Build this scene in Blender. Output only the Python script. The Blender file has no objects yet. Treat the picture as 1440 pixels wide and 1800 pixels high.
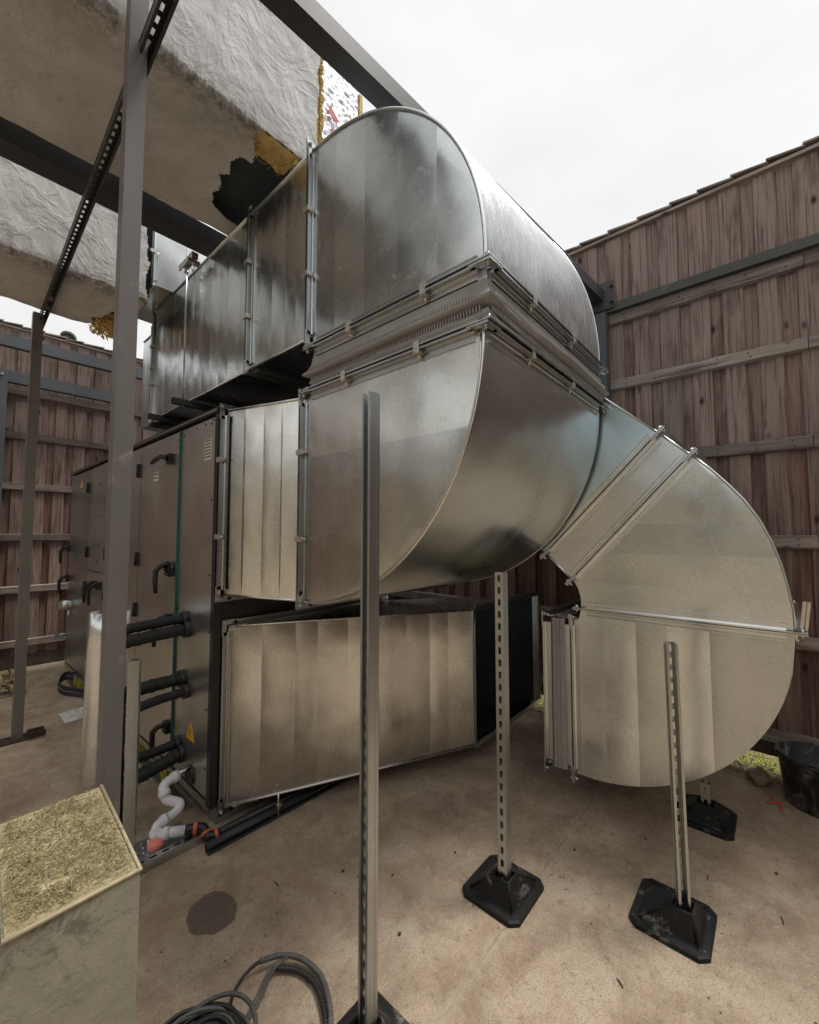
import bpy, math, random
from mathutils import Vector, Matrix, noise
random.seed(7)
S = bpy.context.scene
R_ = math.radians
# ------------------------------------------------------------------ camera
FP = 730.0; PITCH = math.atan(40/FP); AZ = R_(41.3)
Fv = Vector((math.cos(AZ)*math.cos(PITCH), math.sin(AZ)*math.cos(PITCH), math.sin(PITCH)))
Rv = Vector((math.sin(AZ), -math.cos(AZ), 0)); Uv = Rv.cross(Fv)
cam = bpy.data.cameras.new('camera'); co = bpy.data.objects.new('camera', cam); S.collection.objects.link(co)
m = Matrix((Rv, Uv, -Fv)).transposed().to_4x4(); m.translation = Vector((0, 0, 1.55)); co.matrix_world = m
cam.sensor_fit = 'HORIZONTAL'; cam.sensor_width = 36; cam.lens = FP/1440*36; cam.clip_start = .02; cam.clip_end = 3000
S.camera = co
S.render.resolution_x = 819; S.render.resolution_y = 1024
# ------------------------------------------------------------------ light
SUN_EL, SUN_AZ = 68, -42      # degrees; azimuth measured from +X towards +Y
w = bpy.data.worlds.new('World'); S.world = w; w.use_nodes = True
nt = w.node_tree; nt.nodes.clear()
out = nt.nodes.new('ShaderNodeOutputWorld'); add = nt.nodes.new('ShaderNodeAddShader')
b1 = nt.nodes.new('ShaderNodeBackground'); b2 = nt.nodes.new('ShaderNodeBackground')
sky = nt.nodes.new('ShaderNodeTexSky'); sky.sky_type = 'NISHITA'; sky.sun_disc = False
sky.sun_elevation = R_(SUN_EL); sky.sun_rotation = R_(90-SUN_AZ); sky.dust_density = 4; sky.air_density = 1.5
hs = nt.nodes.new('ShaderNodeHueSaturation'); hs.inputs['Saturation'].default_value = .25
nt.links.new(sky.outputs[0], hs.inputs['Color']); nt.links.new(hs.outputs[0], b1.inputs[0]); b1.inputs[1].default_value = .05; hs.inputs['Value'].default_value = .22
tc = nt.nodes.new('ShaderNodeTexCoord'); nz = nt.nodes.new('ShaderNodeTexNoise'); nz.inputs['Scale'].default_value = 2.2; nz.inputs['Detail'].default_value = 4
mp = nt.nodes.new('ShaderNodeMapping'); mp.inputs['Scale'].default_value = (1, 1, 3)
nt.links.new(tc.outputs['Generated'], mp.inputs[0]); nt.links.new(mp.outputs[0], nz.inputs[0])
cr = nt.nodes.new('ShaderNodeValToRGB')
cr.color_ramp.elements[0].position = .3; cr.color_ramp.elements[0].color = (.70, .70, .705, 1)
cr.color_ramp.elements[1].position = .7; cr.color_ramp.elements[1].color = (.83, .825, .81, 1)
nt.links.new(nz.outputs[0], cr.inputs[0]); nt.links.new(cr.outputs[0], b2.inputs[0]); b2.inputs[1].default_value = .575
nt.links.new(b1.outputs[0], add.inputs[0]); nt.links.new(b2.outputs[0], add.inputs[1]); nt.links.new(add.outputs[0], out.inputs[0])
sl = bpy.data.lights.new('sun', 'SUN'); sl.energy = 1.5; sl.angle = R_(16); sl.color = (1, .96, .9)
so = bpy.data.objects.new('sun', sl); S.collection.objects.link(so)
d = Vector((math.cos(R_(SUN_EL))*math.cos(R_(SUN_AZ)), math.cos(R_(SUN_EL))*math.sin(R_(SUN_AZ)), math.sin(R_(SUN_EL))))
so.rotation_euler = d.to_track_quat('Z', 'Y').to_euler()
S.view_settings.view_transform = 'Standard'; S.view_settings.look = 'None'
S.view_settings.exposure = .92; S.view_settings.gamma = 1

# ------------------------------------------------------------------ mesh helpers
class MB:
    def __init__(s): s.v = []; s.f = []; s.sm = []; s.r = []; s.cur = 0.5
    def face(s, idx, smooth=False): s.f.append(tuple(idx)); s.sm.append(smooth); s.r.append(s.cur)
    def add(s, vs, fs, smooth=False):
        b = len(s.v); s.v += [tuple(v) for v in vs]
        for f in fs: s.face([i+b for i in f], smooth)
    def obox(s, o, a, b, c):
        o, a, b, c = map(Vector, (o, a, b, c))
        if a.cross(b).dot(c) < 0: a, b = b, a
        vs = [o, o+a, o+a+b, o+b, o+c, o+a+c, o+a+b+c, o+b+c]
        s.add(vs, [(0, 3, 2, 1), (4, 5, 6, 7), (0, 1, 5, 4), (1, 2, 6, 5), (2, 3, 7, 6), (3, 0, 4, 7)])
        return s
    def box(s, x0, x1, y0, y1, z0, z1):
        return s.obox((x0, y0, z0), (x1-x0, 0, 0), (0, y1-y0, 0), (0, 0, z1-z0))
    def prism(s, poly, vec, smooth=False):       # poly: 3D planar loop, extruded along vec
        n = len(poly); vec = Vector(vec); p = [Vector(q) for q in poly]
        nrm = Vector((0, 0, 0))
        for i in range(n): nrm += p[i].cross(p[(i+1) % n])
        if nrm.dot(vec) < 0: p.reverse()
        b = len(s.v); s.v += [tuple(q) for q in p]+[tuple(q+vec) for q in p]
        s.face([b+i for i in range(n-1, -1, -1)]); s.face([b+n+i for i in range(n)])
        for i in range(n): s.face([b+i, b+(i+1) % n, b+n+(i+1) % n, b+n+i], smooth)
        return s
    def tube(s, pts, r, seg=8, closed=False, cap=True):
        P = [Vector(p) for p in pts]; n = len(P); rs = r if isinstance(r, (list, tuple)) else [r]*n
        up = None; b = len(s.v)
        for i in range(n):
            if closed: t = P[(i+1) % n]-P[i-1]
            else: t = P[min(i+1, n-1)]-P[max(i-1, 0)]
            t.normalize()
            if up is None:
                up = t.cross(Vector((0, 0, 1)));
                if up.length < .1: up = t.cross(Vector((1, 0, 0)))
            up = (up - t*up.dot(t)).normalized(); q = t.cross(up)
            for k in range(seg):
                a = 2*math.pi*k/seg
                s.v.append(tuple(P[i]+(up*math.cos(a)+q*math.sin(a))*rs[i]))
        m_ = n if closed else n-1
        for i in range(m_):
            for k in range(seg):
                j = (i+1) % n
                s.face([b+i*seg+k, b+i*seg+(k+1) % seg, b+j*seg+(k+1) % seg, b+j*seg+k], True)
        if cap and not closed:
            s.face([b+k for k in range(seg-1, -1, -1)]); s.face([b+(n-1)*seg+k for k in range(seg)])
        return s
    def cyl(s, p0, p1, r, seg=12, r1=None):
        return s.tube([p0, p1], [r, r if r1 is None else r1], seg)
    def lathe(s, c, prof, seg=32):                # prof: (r,z) list, about z axis
        b = len(s.v); c = Vector(c)
        for (r, z) in prof:
            for k in range(seg):
                a = 2*math.pi*k/seg; s.v.append((c.x+r*math.cos(a), c.y+r*math.sin(a), c.z+z))
        for i in range(len(prof)-1):
            for k in range(seg):
                s.face([b+i*seg+k, b+i*seg+(k+1) % seg, b+(i+1)*seg+(k+1) % seg, b+(i+1)*seg+k], True)
        return s
    def grid(s, fn, nu, nv, smooth=True, keep=None):
        b = len(s.v)
        for i in range(nu+1):
            for j in range(nv+1): s.v.append(tuple(fn(i/nu, j/nv)))
        for i in range(nu):
            for j in range(nv):
                if keep and not keep((i+.5)/nu, (j+.5)/nv): continue
                a = b+i*(nv+1)+j; s.face([a, a+nv+1, a+nv+2, a+1], smooth)
        return s

def wloc(o):
    v = Vector((0, 0, 0))
    while o is not None: v += o.location; o = o.parent
    return v
def obj(name, mb, mat, parent=None):
    off = wloc(parent); me = bpy.data.meshes.new(name)
    me.from_pydata([tuple(Vector(v)-off) for v in mb.v], [], mb.f)
    me.polygons.foreach_set('use_smooth', mb.sm)
    a = me.attributes.new('rnd', 'FLOAT', 'FACE'); a.data.foreach_set('value', mb.r)
    me.materials.append(mat); me.update()
    o = bpy.data.objects.new(name, me); S.collection.objects.link(o); o.parent = parent
    return o
def thing(name, label, cat, loc=(0, 0, 0), group=None):
    o = bpy.data.objects.new(name, None); S.collection.objects.link(o); o.location = loc; o.empty_display_size = .1
    o['label'] = label; o['category'] = cat
    if group: o['group'] = group
    return o
def rebase(o, loc):
    loc = Vector(loc)
    for v in o.data.vertices: v.co -= loc
    o.location = loc
def single(name, mb, mat, label, cat, loc=None, group=None):
    o = obj(name, mb, mat); o['label'] = label; o['category'] = cat
    if group: o['group'] = group
    if loc: rebase(o, loc)
    return o
def struct(name, mb, mat, kind='structure'):
    o = obj(name, mb, mat); o['kind'] = kind; return o
def clone(o, off, label, group=None):
    c = o.copy(); S.collection.objects.link(c); c.location = o.location+Vector(off); c['label'] = label
    if group: c['group'] = group
    for ch in list(o.children):
        d_ = ch.copy(); S.collection.objects.link(d_); d_.parent = c
        for g in list(ch.children):
            e = g.copy(); S.collection.objects.link(e); e.parent = d_
    return c

# ------------------------------------------------------------------ materials
class NT:
    def __init__(s, name):
        s.m = bpy.data.materials.new(name); s.m.use_nodes = True; s.t = s.m.node_tree; s.t.nodes.clear()
        s.o = s.n('ShaderNodeOutputMaterial'); s.p = s.n('ShaderNodeBsdfPrincipled'); s.l(s.p.outputs[0], s.o.inputs[0])
        s.co = s.n('ShaderNodeNewGeometry').outputs['Position']
    def n(s, t): return s.t.nodes.new(t)
    def l(s, a, b): s.t.links.new(a, b)
    def set(s, node, key, val):
        i = node.inputs[key]
        if hasattr(val, 'is_linked') or isinstance(val, bpy.types.NodeSocket): s.l(val, i)
        else: i.default_value = val
    def mapping(s, sc=(1, 1, 1), src=None, loc=None):
        m_ = s.n('ShaderNodeMapping'); s.l(src or s.co, m_.inputs[0]); m_.inputs['Scale'].default_value = sc
        if loc is not None: s.set(m_, 'Location', loc)
        return m_.outputs[0]
    def noise(s, scale, detail=4, rough=.55, src=None, dist=0):
        n_ = s.n('ShaderNodeTexNoise'); s.l(src or s.co, n_.inputs['Vector'])
        n_.inputs['Scale'].default_value = scale; n_.inputs['Detail'].default_value = detail
        n_.inputs['Roughness'].default_value = rough; n_.inputs['Distortion'].default_value = dist
        return n_.outputs[0]
    def vor(s, scale, src=None, out='Color', feat='F1'):
        n_ = s.n('ShaderNodeTexVoronoi'); n_.feature = feat; s.l(src or s.co, n_.inputs['Vector']); n_.inputs['Scale'].default_value = scale
        return n_.outputs[out]
    def ramp(s, fac, stops, interp='LINEAR'):
        r = s.n('ShaderNodeValToRGB'); s.l(fac, r.inputs[0]); e = r.color_ramp.elements; r.color_ramp.interpolation = interp
        while len(e) < len(stops): e.new(.5)
        for k, (p, c) in enumerate(stops):
            e[k].position = p; e[k].color = tuple(c)+(1,) if hasattr(c, '__len__') else (c, c, c, 1)
        return r.outputs[0]
    def mix(s, fac, a, b, mode='MIX'):
        n_ = s.n('ShaderNodeMix'); n_.data_type = 'RGBA'; n_.blend_type = mode; n_.clamp_factor = True
        for key, val in ((0, fac), (6, a), (7, b)):
            i = n_.inputs[key]
            if isinstance(val, bpy.types.NodeSocket): s.l(val, i)
            elif key == 0: i.default_value = val
            else: i.default_value = tuple(val)+(1,) if len(val) == 3 else val
        return n_.outputs[2]
    def math(s, op, a, b=0.0, c=None):
        n_ = s.n('ShaderNodeMath'); n_.operation = op
        for k, v in enumerate((a, b) if c is None else (a, b, c)):
            if isinstance(v, bpy.types.NodeSocket): s.l(v, n_.inputs[k])
            else: n_.inputs[k].default_value = v
        return n_.outputs[0]
    def bump(s, h, strength=.3, dist=.01, prev=None):
        b = s.n('ShaderNodeBump'); s.l(h, b.inputs['Height']); b.inputs['Strength'].default_value = strength; b.inputs['Distance'].default_value = dist
        if prev is not None: s.l(prev, b.inputs['Normal'])
        return b.outputs[0]
    def rnd(s):
        a = s.n('ShaderNodeAttribute'); a.attribute_name = 'rnd'; return a.outputs['Fac']
    def sep(s, src=None):
        x = s.n('ShaderNodeSeparateXYZ'); s.l(src or s.co, x.inputs[0]); return x.outputs
    def fin(s, color=None, rough=None, metal=None, normal=None, spec=None):
        p = s.p
        def st(k, v):
            if v is None: return
            if isinstance(v, bpy.types.NodeSocket): s.l(v, p.inputs[k])
            else: p.inputs[k].default_value = (tuple(v)+(1,)) if (hasattr(v, '__len__') and len(v) == 3) else v
        st('Base Color', color); st('Roughness', rough); st('Metallic', metal); st('Normal', normal); st('Specular IOR Level', spec)
        return s.m

def galv(name, base=(.50, .50, .49), rough=.34, scratch=.5, wave=.35, dirt=.4, amp=.16, streak=0):
    t = NT(name)
    cl = t.noise(2.3, 5, .6); fine = t.noise(55, 3, .6); sp = t.vor(70)
    spv = t.sep(sp)[0]
    r = t.rnd()
    v = t.math('ADD', t.math('MULTIPLY', t.math('SUBTRACT', r, .5), amp), t.math('MULTIPLY', t.math('SUBTRACT', cl, .5), .34))
    v = t.math('ADD', v, t.math('MULTIPLY', t.math('SUBTRACT', spv, .5), .06))
    v = t.math('ADD', 1.0, v)
    comb = t.n('ShaderNodeCombineXYZ'); c = t.mix(1.0, base, comb.outputs[0], 'MULTIPLY')
    for k in range(3): t.l(v, comb.inputs[k])
    dn = t.ramp(t.noise(1.1, 7, .7, dist=.6), [(.52, 0.0), (.72, 1.0)])
    c = t.mix(t.math('MULTIPLY', dn, dirt*.5), c, (base[0]*.62, base[1]*.55, base[2]*.42))
    # fine pale scratches and smears
    s1 = t.noise(26, 3, .7, src=t.mapping((1, 1, .12)), dist=1.5)
    s2 = t.noise(6, 7, .78, dist=3.5)
    sm = t.ramp(s2, [(.575, 0.0), (.60, 1.0), (.625, 0.0)])
    c = t.mix(t.math('MULTIPLY', sm, .15*scratch), c, (.75, .75, .73))
    ro = t.math('ADD', rough, t.math('ADD', t.math('MULTIPLY', t.math('SUBTRACT', s1, .5), .05), t.math('MULTIPLY', t.math('SUBTRACT', cl, .5), .22)))
    ro = t.math('ADD', ro, t.math('MULTIPLY', sm, .05*scratch))
    nb = t.bump(t.noise(1.9, 2, .5), wave, .05)
    nb = t.bump(t.noise(9, 3, .5, src=t.mapping((1, 1, .5))), wave*.14, .006, nb)
    if streak:
        st = t.noise(1.0, 5, .7, src=t.mapping((34, 7, 7)), dist=1.6); nb = t.bump(st, streak, .006, nb)
        sr = t.ramp(t.noise(1.0, 6, .75, src=t.mapping((22, 5, 5)), dist=2.4), [(.44, 0.0), (.56, 1.0)])
        c = t.mix(t.math('MULTIPLY', sr, .45), c, tuple(x*.6 for x in base)); ro = t.math('ADD', ro, t.math('MULTIPLY', sr, .14))
    nb = t.bump(fine, .04, .0008, nb)
    return t.fin(c, ro, 1.0, nb)

def plain(name, col, rough=.5, metal=0.0, var=.25, bump=.1, scale=20, spec=None):
    t = NT(name); n1 = t.noise(scale, 5, .6); n2 = t.noise(scale*.15, 4, .6)
    c = t.mix(t.ramp(n1, [(.3, 0.0), (.7, 1.0)]), tuple(x*(1-var) for x in col), tuple(min(1, x*(1+var)) for x in col))
    c = t.mix(t.math('MULTIPLY', t.ramp(n2, [(.45, 0.0), (.7, 1.0)]), .35), c, tuple(x*(1-var*1.3) for x in col))
    return t.fin(c, t.math('ADD', rough-.08, t.math('MULTIPLY', n1, .16)), metal, t.bump(n1, bump, .003), spec)

def wood_mat(name, axis, lo, hi, red, board=True):
    # axis: grain direction; rnd 0-.5 front boards / rails, .5-1 recessed boards (redder)
    t = NT(name); r = t.rnd(); f = t.math('FRACT', t.math('MULTIPLY', r, 9.7))
    off = t.n('ShaderNodeCombineXYZ')
    for k in range(3): t.l(t.math('MULTIPLY', r, 37.0+11*k), off.inputs[k])
    def ax(a, b):
        v = [a, a, a]; v[axis] = b; return t.mapping(tuple(v), loc=off.outputs[0])
    g = t.noise(1.0, 6, .68, src=ax(16, .9), dist=1.1)
    g2 = t.noise(1.0, 4, .65, src=ax(95, 2.2), dist=.3)
    bl = t.noise(1.0, 5, .65, src=ax(7, 1.6))
    c = t.mix(t.ramp(g, [(.32, 0.0), (.66, 1.0)]), lo, hi)
    c = t.mix(1.0, c, t.ramp(f, [(0.0, .68), (.5, .98), (1.0, 1.3)]), 'MULTIPLY')
    z = t.math('DIVIDE', t.sep()[2], 4.0)
    if board:
        rm = t.math('MULTIPLY', t.ramp(r, [(.49, .15), (.51, .9)]), t.ramp(z, [(.55, 1.0), (.82, .10)]))
        rm = t.math('MULTIPLY', rm, t.ramp(t.noise(1.0, 4, .6, src=ax(9, 1.2)), [(.32, .25), (.62, 1.0)]))
        c = t.mix(rm, c, red)
        wz = t.math('MULTIPLY', t.ramp(z, [(.30, .1), (.9, 1.0)]), t.ramp(bl, [(.30, .35), (.65, .85)]))
        c = t.mix(wz, c, t.mix(f, (.36, .29, .255), (.27, .205, .185)))
    c = t.mix(t.ramp(bl, [(.34, .55), (.46, 0.0)]), c, (.075, .055, .045))
    c = t.mix(t.ramp(g2, [(.34, .75), (.50, 0.0)]), c, (.055, .038, .030))
    c = t.mix(t.ramp(g2, [(.60, 0.0), (.78, .4)]), c, (.38, .33, .30))
    vn = t.n('ShaderNodeTexVoronoi'); t.l(ax(7, 3.4), vn.inputs['Vector']); vn.inputs['Scale'].default_value = 1.0
    on = t.math('GREATER_THAN', t.sep(vn.outputs['Color'])[0], .58)
    kd = t.math('ADD', vn.outputs['Distance'], t.math('MULTIPLY', t.math('SUBTRACT', g, .5), .05))
    c = t.mix(t.math('MULTIPLY', on, t.ramp(kd, [(.06, .9), (.10, .35), (.16, 0.0)])), c, (.03, .018, .014))
    nb = t.bump(g, .5, .005); nb = t.bump(g2, .55, .002, nb)
    return t.fin(c, .85, 0, nb, .2)

M = {}
M['galv'] = galv('galvanised_sheet', (.68, .71, .71), .30, .8, .35, .1)
M['galv_dark'] = galv('galvanised_sheet_grey', (.64, .67, .67), .26, 2.6, .46, .02, .5)
M['galv_warm'] = galv('galvanised_sheet_warm', (.68, .68, .64), .27, 1.3, .36, .03, .42)
M['galv_cool'] = galv('galvanised_sheet_cool', (.62, .655, .65), .28, 1.5, .38, .02, .40)
M['galv_sky_tint'] = galv('galvanised_sheet_sky_tint', (.58, .74, .82), .34, 1.8, .2, .03, .08)  # blue of the reflected sky put into the base colour
M['galv_curve'] = galv('galvanised_sheet_curved', (.50, .515, .525), .36, 2.0, .7, .4, .2, streak=.55)
M['flange'] = galv('flange_steel', (.54, .555, .555), .30, .4, .1, .9, .1)
M['strut'] = galv('strut_steel', (.50, .53, .53), .33, .3, .05, .9, .1)
M['bright'] = plain('zinc_bolt', (.62, .60, .56), .3, 1.0, .15, .05, 60)
M['ahu'] = galv('panel_steel', (.68, .68, .65), .33, .15, .05, .0, .06)
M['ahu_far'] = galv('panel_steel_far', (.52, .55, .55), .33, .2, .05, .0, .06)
M['clamp'] = plain('clamp_zinc', (.62, .60, .54), .38, .8, .12, .1, 60)
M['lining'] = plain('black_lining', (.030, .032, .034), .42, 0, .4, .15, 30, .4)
M['black'] = plain('black_plastic', (.014, .014, .015), .4, 0, .3, .05, 30)
M['foam'] = plain('pipe_foam', (.012, .012, .013), .62, 0, .4, .5, 22)
M['frame_black'] = plain('black_paint', (.018, .019, .02), .35, 0, .2, .03, 30)
M['seal'] = plain('green_seal', (.012, .10, .08), .5, 0, .2, .02, 30)
M['white_plastic'] = plain('white_plastic', (.72, .72, .75), .3, 0, .05, .02, 15)
M['clear_plastic'] = plain('cloudy_cup', (.62, .58, .58), .25, 0, .08, .02, 15)
M['orange'] = plain('orange_collar', (.62, .13, .06), .45, 0, .2, .05, 50)
M['pink'] = plain('pink_float', (.85, .25, .2), .4, 0, .1, .02, 30)
M['yellow'] = plain('yellow_paint', (.42, .36, .03), .5, 0, .25, .05, 30)
M['warn'] = plain('warning_yellow', (.75, .38, .02), .45, 0, .05, 0, 30)
M['paper'] = plain('sticker_paper', (.55, .52, .48), .6, 0, .06, .02, 40)
M['ink'] = plain('ink', (.03, .03, .03), .6, 0, .1, 0, 40)
M['red'] = plain('red_tape', (.55, .07, .045), .5, 0, .25, .05, 30)
M['purple'] = plain('purple_webbing', (.035, .028, .05), .8, 0, .3, .3, 120)
M['rag'] = plain('white_rag', (.6, .58, .55), .85, 0, .15, .4, 25)
M['stone'] = plain('brown_stone', (.25, .19, .12), .9, 0, .45, .8, 14)
M['dirt'] = plain('dark_crumb', (.07, .055, .04), .95, 0, .5, .5, 40)
M['bark'] = plain('twig', (.09, .06, .04), .9, 0, .4, .3, 60)
M['cable'] = plain('black_cable', (.02, .02, .021), .45, 0, .3, .05, 40)
M['cable_grey'] = plain('grey_cable', (.10, .095, .09), .55, 0, .3, .05, 40)
M['cable_tan'] = plain('tan_cable', (.42, .36, .24), .6, 0, .2, .05, 40)
M['pvc_pipe'] = plain('cream_pipe', (.55, .53, .46), .4, 0, .1, .02, 20)
M['rust'] = plain('rusty_plate', (.06, .04, .03), .85, .2, .5, .5, 40)
M['gravel_board'] = plain('gravel_board', (.07, .052, .042), .85, 0, .4, .3, 12)

def rubber():
    t = NT('rubber_foot'); n1 = t.noise(7, 7, .75, dist=.7); n2 = t.noise(60, 3, .6)
    sm = t.ramp(n1, [(.56, 0.0), (.63, 1.0), (.72, .2)])
    c = t.mix(t.math('MULTIPLY', sm, t.ramp(n2, [(.35, .1), (.65, .75)])), (.010, .010, .010), (.28, .27, .25))
    return t.fin(c, .6, 0, t.bump(n2, .3, .002), .3)
M['rubber'] = rubber()
def tubmat():
    t = NT('dirty_tub'); n1 = t.noise(7, 6, .7, src=t.mapping((1, 1, .6)), dist=1.4); n2 = t.noise(40, 4, .6)
    sm = t.ramp(n1, [(.50, 0.0), (.62, .9)])
    c = t.mix(t.math('MULTIPLY', sm, t.ramp(n2, [(.35, .1), (.6, .8)])), (.018, .019, .022), (.36, .34, .32))
    return t.fin(c, .55, 0, t.bump(n2, .5, .004), .4)
M['tub'] = tubmat()

def steelpaint(name, col, wear=(.18, .16, .13), fac=.6):
    t = NT(name); n1 = t.noise(6, 6, .7, dist=.6); n2 = t.noise(70, 3, .6)
    c = t.mix(t.ramp(t.noise(1.4, 4, .6), [(.35, 0.0), (.7, 1.0)]), tuple(x*.85 for x in col), tuple(x*1.15 for x in col))
    c = t.mix(t.math('MULTIPLY', t.ramp(n1, [(.60, 0.0), (.68, 1.0)]), fac), c, wear)
    c = t.mix(t.ramp(n2, [(.72, 0.0), (.76, .7)]), c, (.4, .4, .38))
    return t.fin(c, .45, 0, t.bump(n2, .12, .001), .45)
M['post'] = steelpaint('grey_post_paint', (.135, .125, .12), (.30, .28, .22), .45)
M['beam'] = steelpaint('dark_beam_paint', (.045, .047, .05), (.10, .10, .08), .5)
M['beam_top'] = steelpaint('grey_beam_paint', (.05, .052, .057), (.11, .11, .10), .3)
M['blue_steel'] = steelpaint('blue_grey_paint', (.075, .083, .095), (.12, .12, .12), .3)
M['moss_steel'] = steelpaint('mossy_steel', (.05, .052, .045), (.12, .13, .05), .9)
M['prop'] = steelpaint('prop_post', (.165, .152, .13), (.08, .075, .05), .6)

def concrete():
    t = NT('concrete')
    n0 = t.noise(.9, 5, .6); n1 = t.noise(4.5, 7, .65, dist=.5); n2 = t.noise(28, 6, .7); n3 = t.noise(160, 3, .7)
    c = t.mix(t.ramp(n0, [(.35, 0.0), (.65, 1.0)]), (.47, .355, .255), (.53, .425, .30))
    c = t.mix(t.ramp(n1, [(.34, .95), (.56, 0.0)]), c, (.30, .215, .15))
    c = t.mix(t.ramp(n1, [(.55, 0.0), (.72, .7)]), c, (.60, .52, .42))
    c = t.mix(t.ramp(n2, [(.32, .6), (.44, 0.0)]), c, (.15, .112, .08))
    c = t.mix(t.ramp(n2, [(.54, 0.0), (.70, .7)]), c, (.52, .455, .37))
    c = t.mix(t.ramp(n3, [(.30, .9), (.50, 0.0), (.62, 0.0), (.8, .3)]), c, (.17, .125, .09))
    f1 = t.noise(11, 7, .8, dist=4.5); c = t.mix(t.ramp(f1, [(.485, 0.0), (.50, .55), (.515, 0.0)]), c, (.52, .46, .38))
    f2 = t.noise(23, 6, .8, src=t.mapping((1.4, .8, 1)), dist=3.5); c = t.mix(t.ramp(f2, [(.44, 0.0), (.455, .5), (.47, 0.0)]), c, (.16, .12, .085))
    n9 = t.noise(1.7, 6, .7, dist=1.0); c = t.mix(t.ramp(n9, [(.52, 0.0), (.68, .55)]), c, (.33, .235, .16))
    # small dark specks and pits
    sp = t.vor(19, out='Distance'); spm = t.math('MULTIPLY', t.ramp(sp, [(.05, 1.0), (.10, 0.0)]), t.ramp(t.noise(3, 2), [(.5, 0.0), (.56, 1.0)]))
    c = t.mix(spm, c, (.06, .045, .035))
    xyz = t.sep(); nd = t.noise(14, 4, .6)
    # wet patch
    def blob(cx, cy, rx, ry, edge, namp, ns):
        dx = t.math('DIVIDE', t.math('SUBTRACT', xyz[0], cx), rx); dy = t.math('DIVIDE', t.math('SUBTRACT', xyz[1], cy), ry)
        r2 = t.math('SQRT', t.math('ADD', t.math('MULTIPLY', dx, dx), t.math('MULTIPLY', dy, dy)))
        r2 = t.math('ADD', r2, t.math('MULTIPLY', t.math('SUBTRACT', ns, .5), namp))
        return t.ramp(r2, [(1-edge, 1.0), (1.0, 0.0)])
    wet = blob(.812, 1.79, .10, .105, .07, .7, t.noise(6, 3, .6))
    c = t.mix(t.math('MULTIPLY', wet, .78), c, t.mix(n2, (.055, .045, .035), (.125, .10, .08)))
    # old cast joint running along x
    jy = t.math('ABSOLUTE', t.math('SUBTRACT', t.math('SUBTRACT', xyz[1], .86), t.math('MULTIPLY', t.math('SUBTRACT', nd, .5), .05)))
    jm = t.math('MULTIPLY', t.ramp(jy, [(.0, .9), (.028, 0.0)]), t.ramp(t.noise(5, 4), [(.35, .2), (.6, 1.0)]))
    c = t.mix(t.math('MULTIPLY', jm, .75), c, (.52, .44, .33))
    jl = t.math('MULTIPLY', t.ramp(jy, [(.0, 1.0), (.007, 0.0)]), t.ramp(t.noise(9, 3), [(.35, .05), (.6, .5)]))
    c = t.mix(jl, c, (.12, .09, .07))
    # greenish damp band along the fences
    h = t.math('ADD', t.math('MULTIPLY', n2, .6), t.math('MULTIPLY', n3, .25)); h = t.math('ADD', h, t.math('MULTIPLY', n1, .6))
    nb = t.bump(h, 1.0, .016)
    return t.fin(c, t.math('SUBTRACT', .9, t.math('MULTIPLY', wet, .25)), 0, nb, .3)
M['concrete'] = concrete()

def canvas():
    t = NT('duct_canvas')
    n1 = t.noise(2.2, 6, .6, dist=.8); n2 = t.noise(11, 5, .6, dist=1.2)
    c = t.mix(t.ramp(n1, [(.3, 0.0), (.7, 1.0)]), (.46, .455, .445), (.64, .635, .625))
    r = t.rnd()                                     # 1 at the grubby hem, 0 on clean cloth
    st = t.math('MULTIPLY', r, t.ramp(t.noise(1.0, 5, .7, src=t.mapping((28, 28, 3.5))), [(.35, 0.0), (.62, 1.0)]))
    c = t.mix(t.math('MULTIPLY', st, .8), c, (.10, .09, .07))
    c = t.mix(t.math('MULTIPLY', t.ramp(n2, [(.25, .5), (.42, 0.0)]), .6), c, (.22, .20, .17))
    wv = t.n('ShaderNodeTexWave'); wv.wave_type = 'BANDS'; wv.bands_direction = 'DIAGONAL'
    t.l(t.co, wv.inputs['Vector']); wv.inputs['Scale'].default_value = 60; wv.inputs['Distortion'].default_value = 1.5
    nb = t.bump(t.noise(7, 7, .62, src=t.mapping((1, 1, .55)), dist=.6), .8, .03); rg = t.math('ABSOLUTE', t.math('SUBTRACT', t.noise(3.0, 5, .55, dist=.9), .5)); nb = t.bump(t.ramp(rg, [(0, 1.0), (.06, 0.0)]), .30, .012, nb)
    nb = t.bump(wv.outputs[0], .12, .002, nb)
    return t.fin(c, .85, 0, nb, .25)
M['canvas'] = canvas()
def wool(name, lo, hi, dark):
    t = NT(name)
    n1 = t.noise(9, 7, .75, dist=2.5); n2 = t.noise(55, 5, .7, src=t.mapping((.5, 1.6, 1)), dist=2.0); n0 = t.noise(3, 4, .6)
    c = t.mix(t.ramp(n2, [(.35, 0.0), (.65, 1.0)]), lo, hi)
    c = t.mix(t.ramp(n1, [(.30, .7), (.48, 0.0)]), c, dark)
    c = t.mix(t.math('MULTIPLY', t.ramp(n0, [(.5, 0.0), (.75, 1.0)]), .4), c, hi)
    nb = t.bump(n1, .9, .02); nb = t.bump(n2, .9, .006, nb)
    return t.fin(c, .95, 0, nb, .15)
M['wool'] = wool('mineral_wool', (.36, .28, .13), (.70, .61, .38), (.16, .10, .035))
M['mustard'] = wool('mustard_wool', (.72, .46, .12), (.95, .76, .36), (.42, .19, .04))
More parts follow.
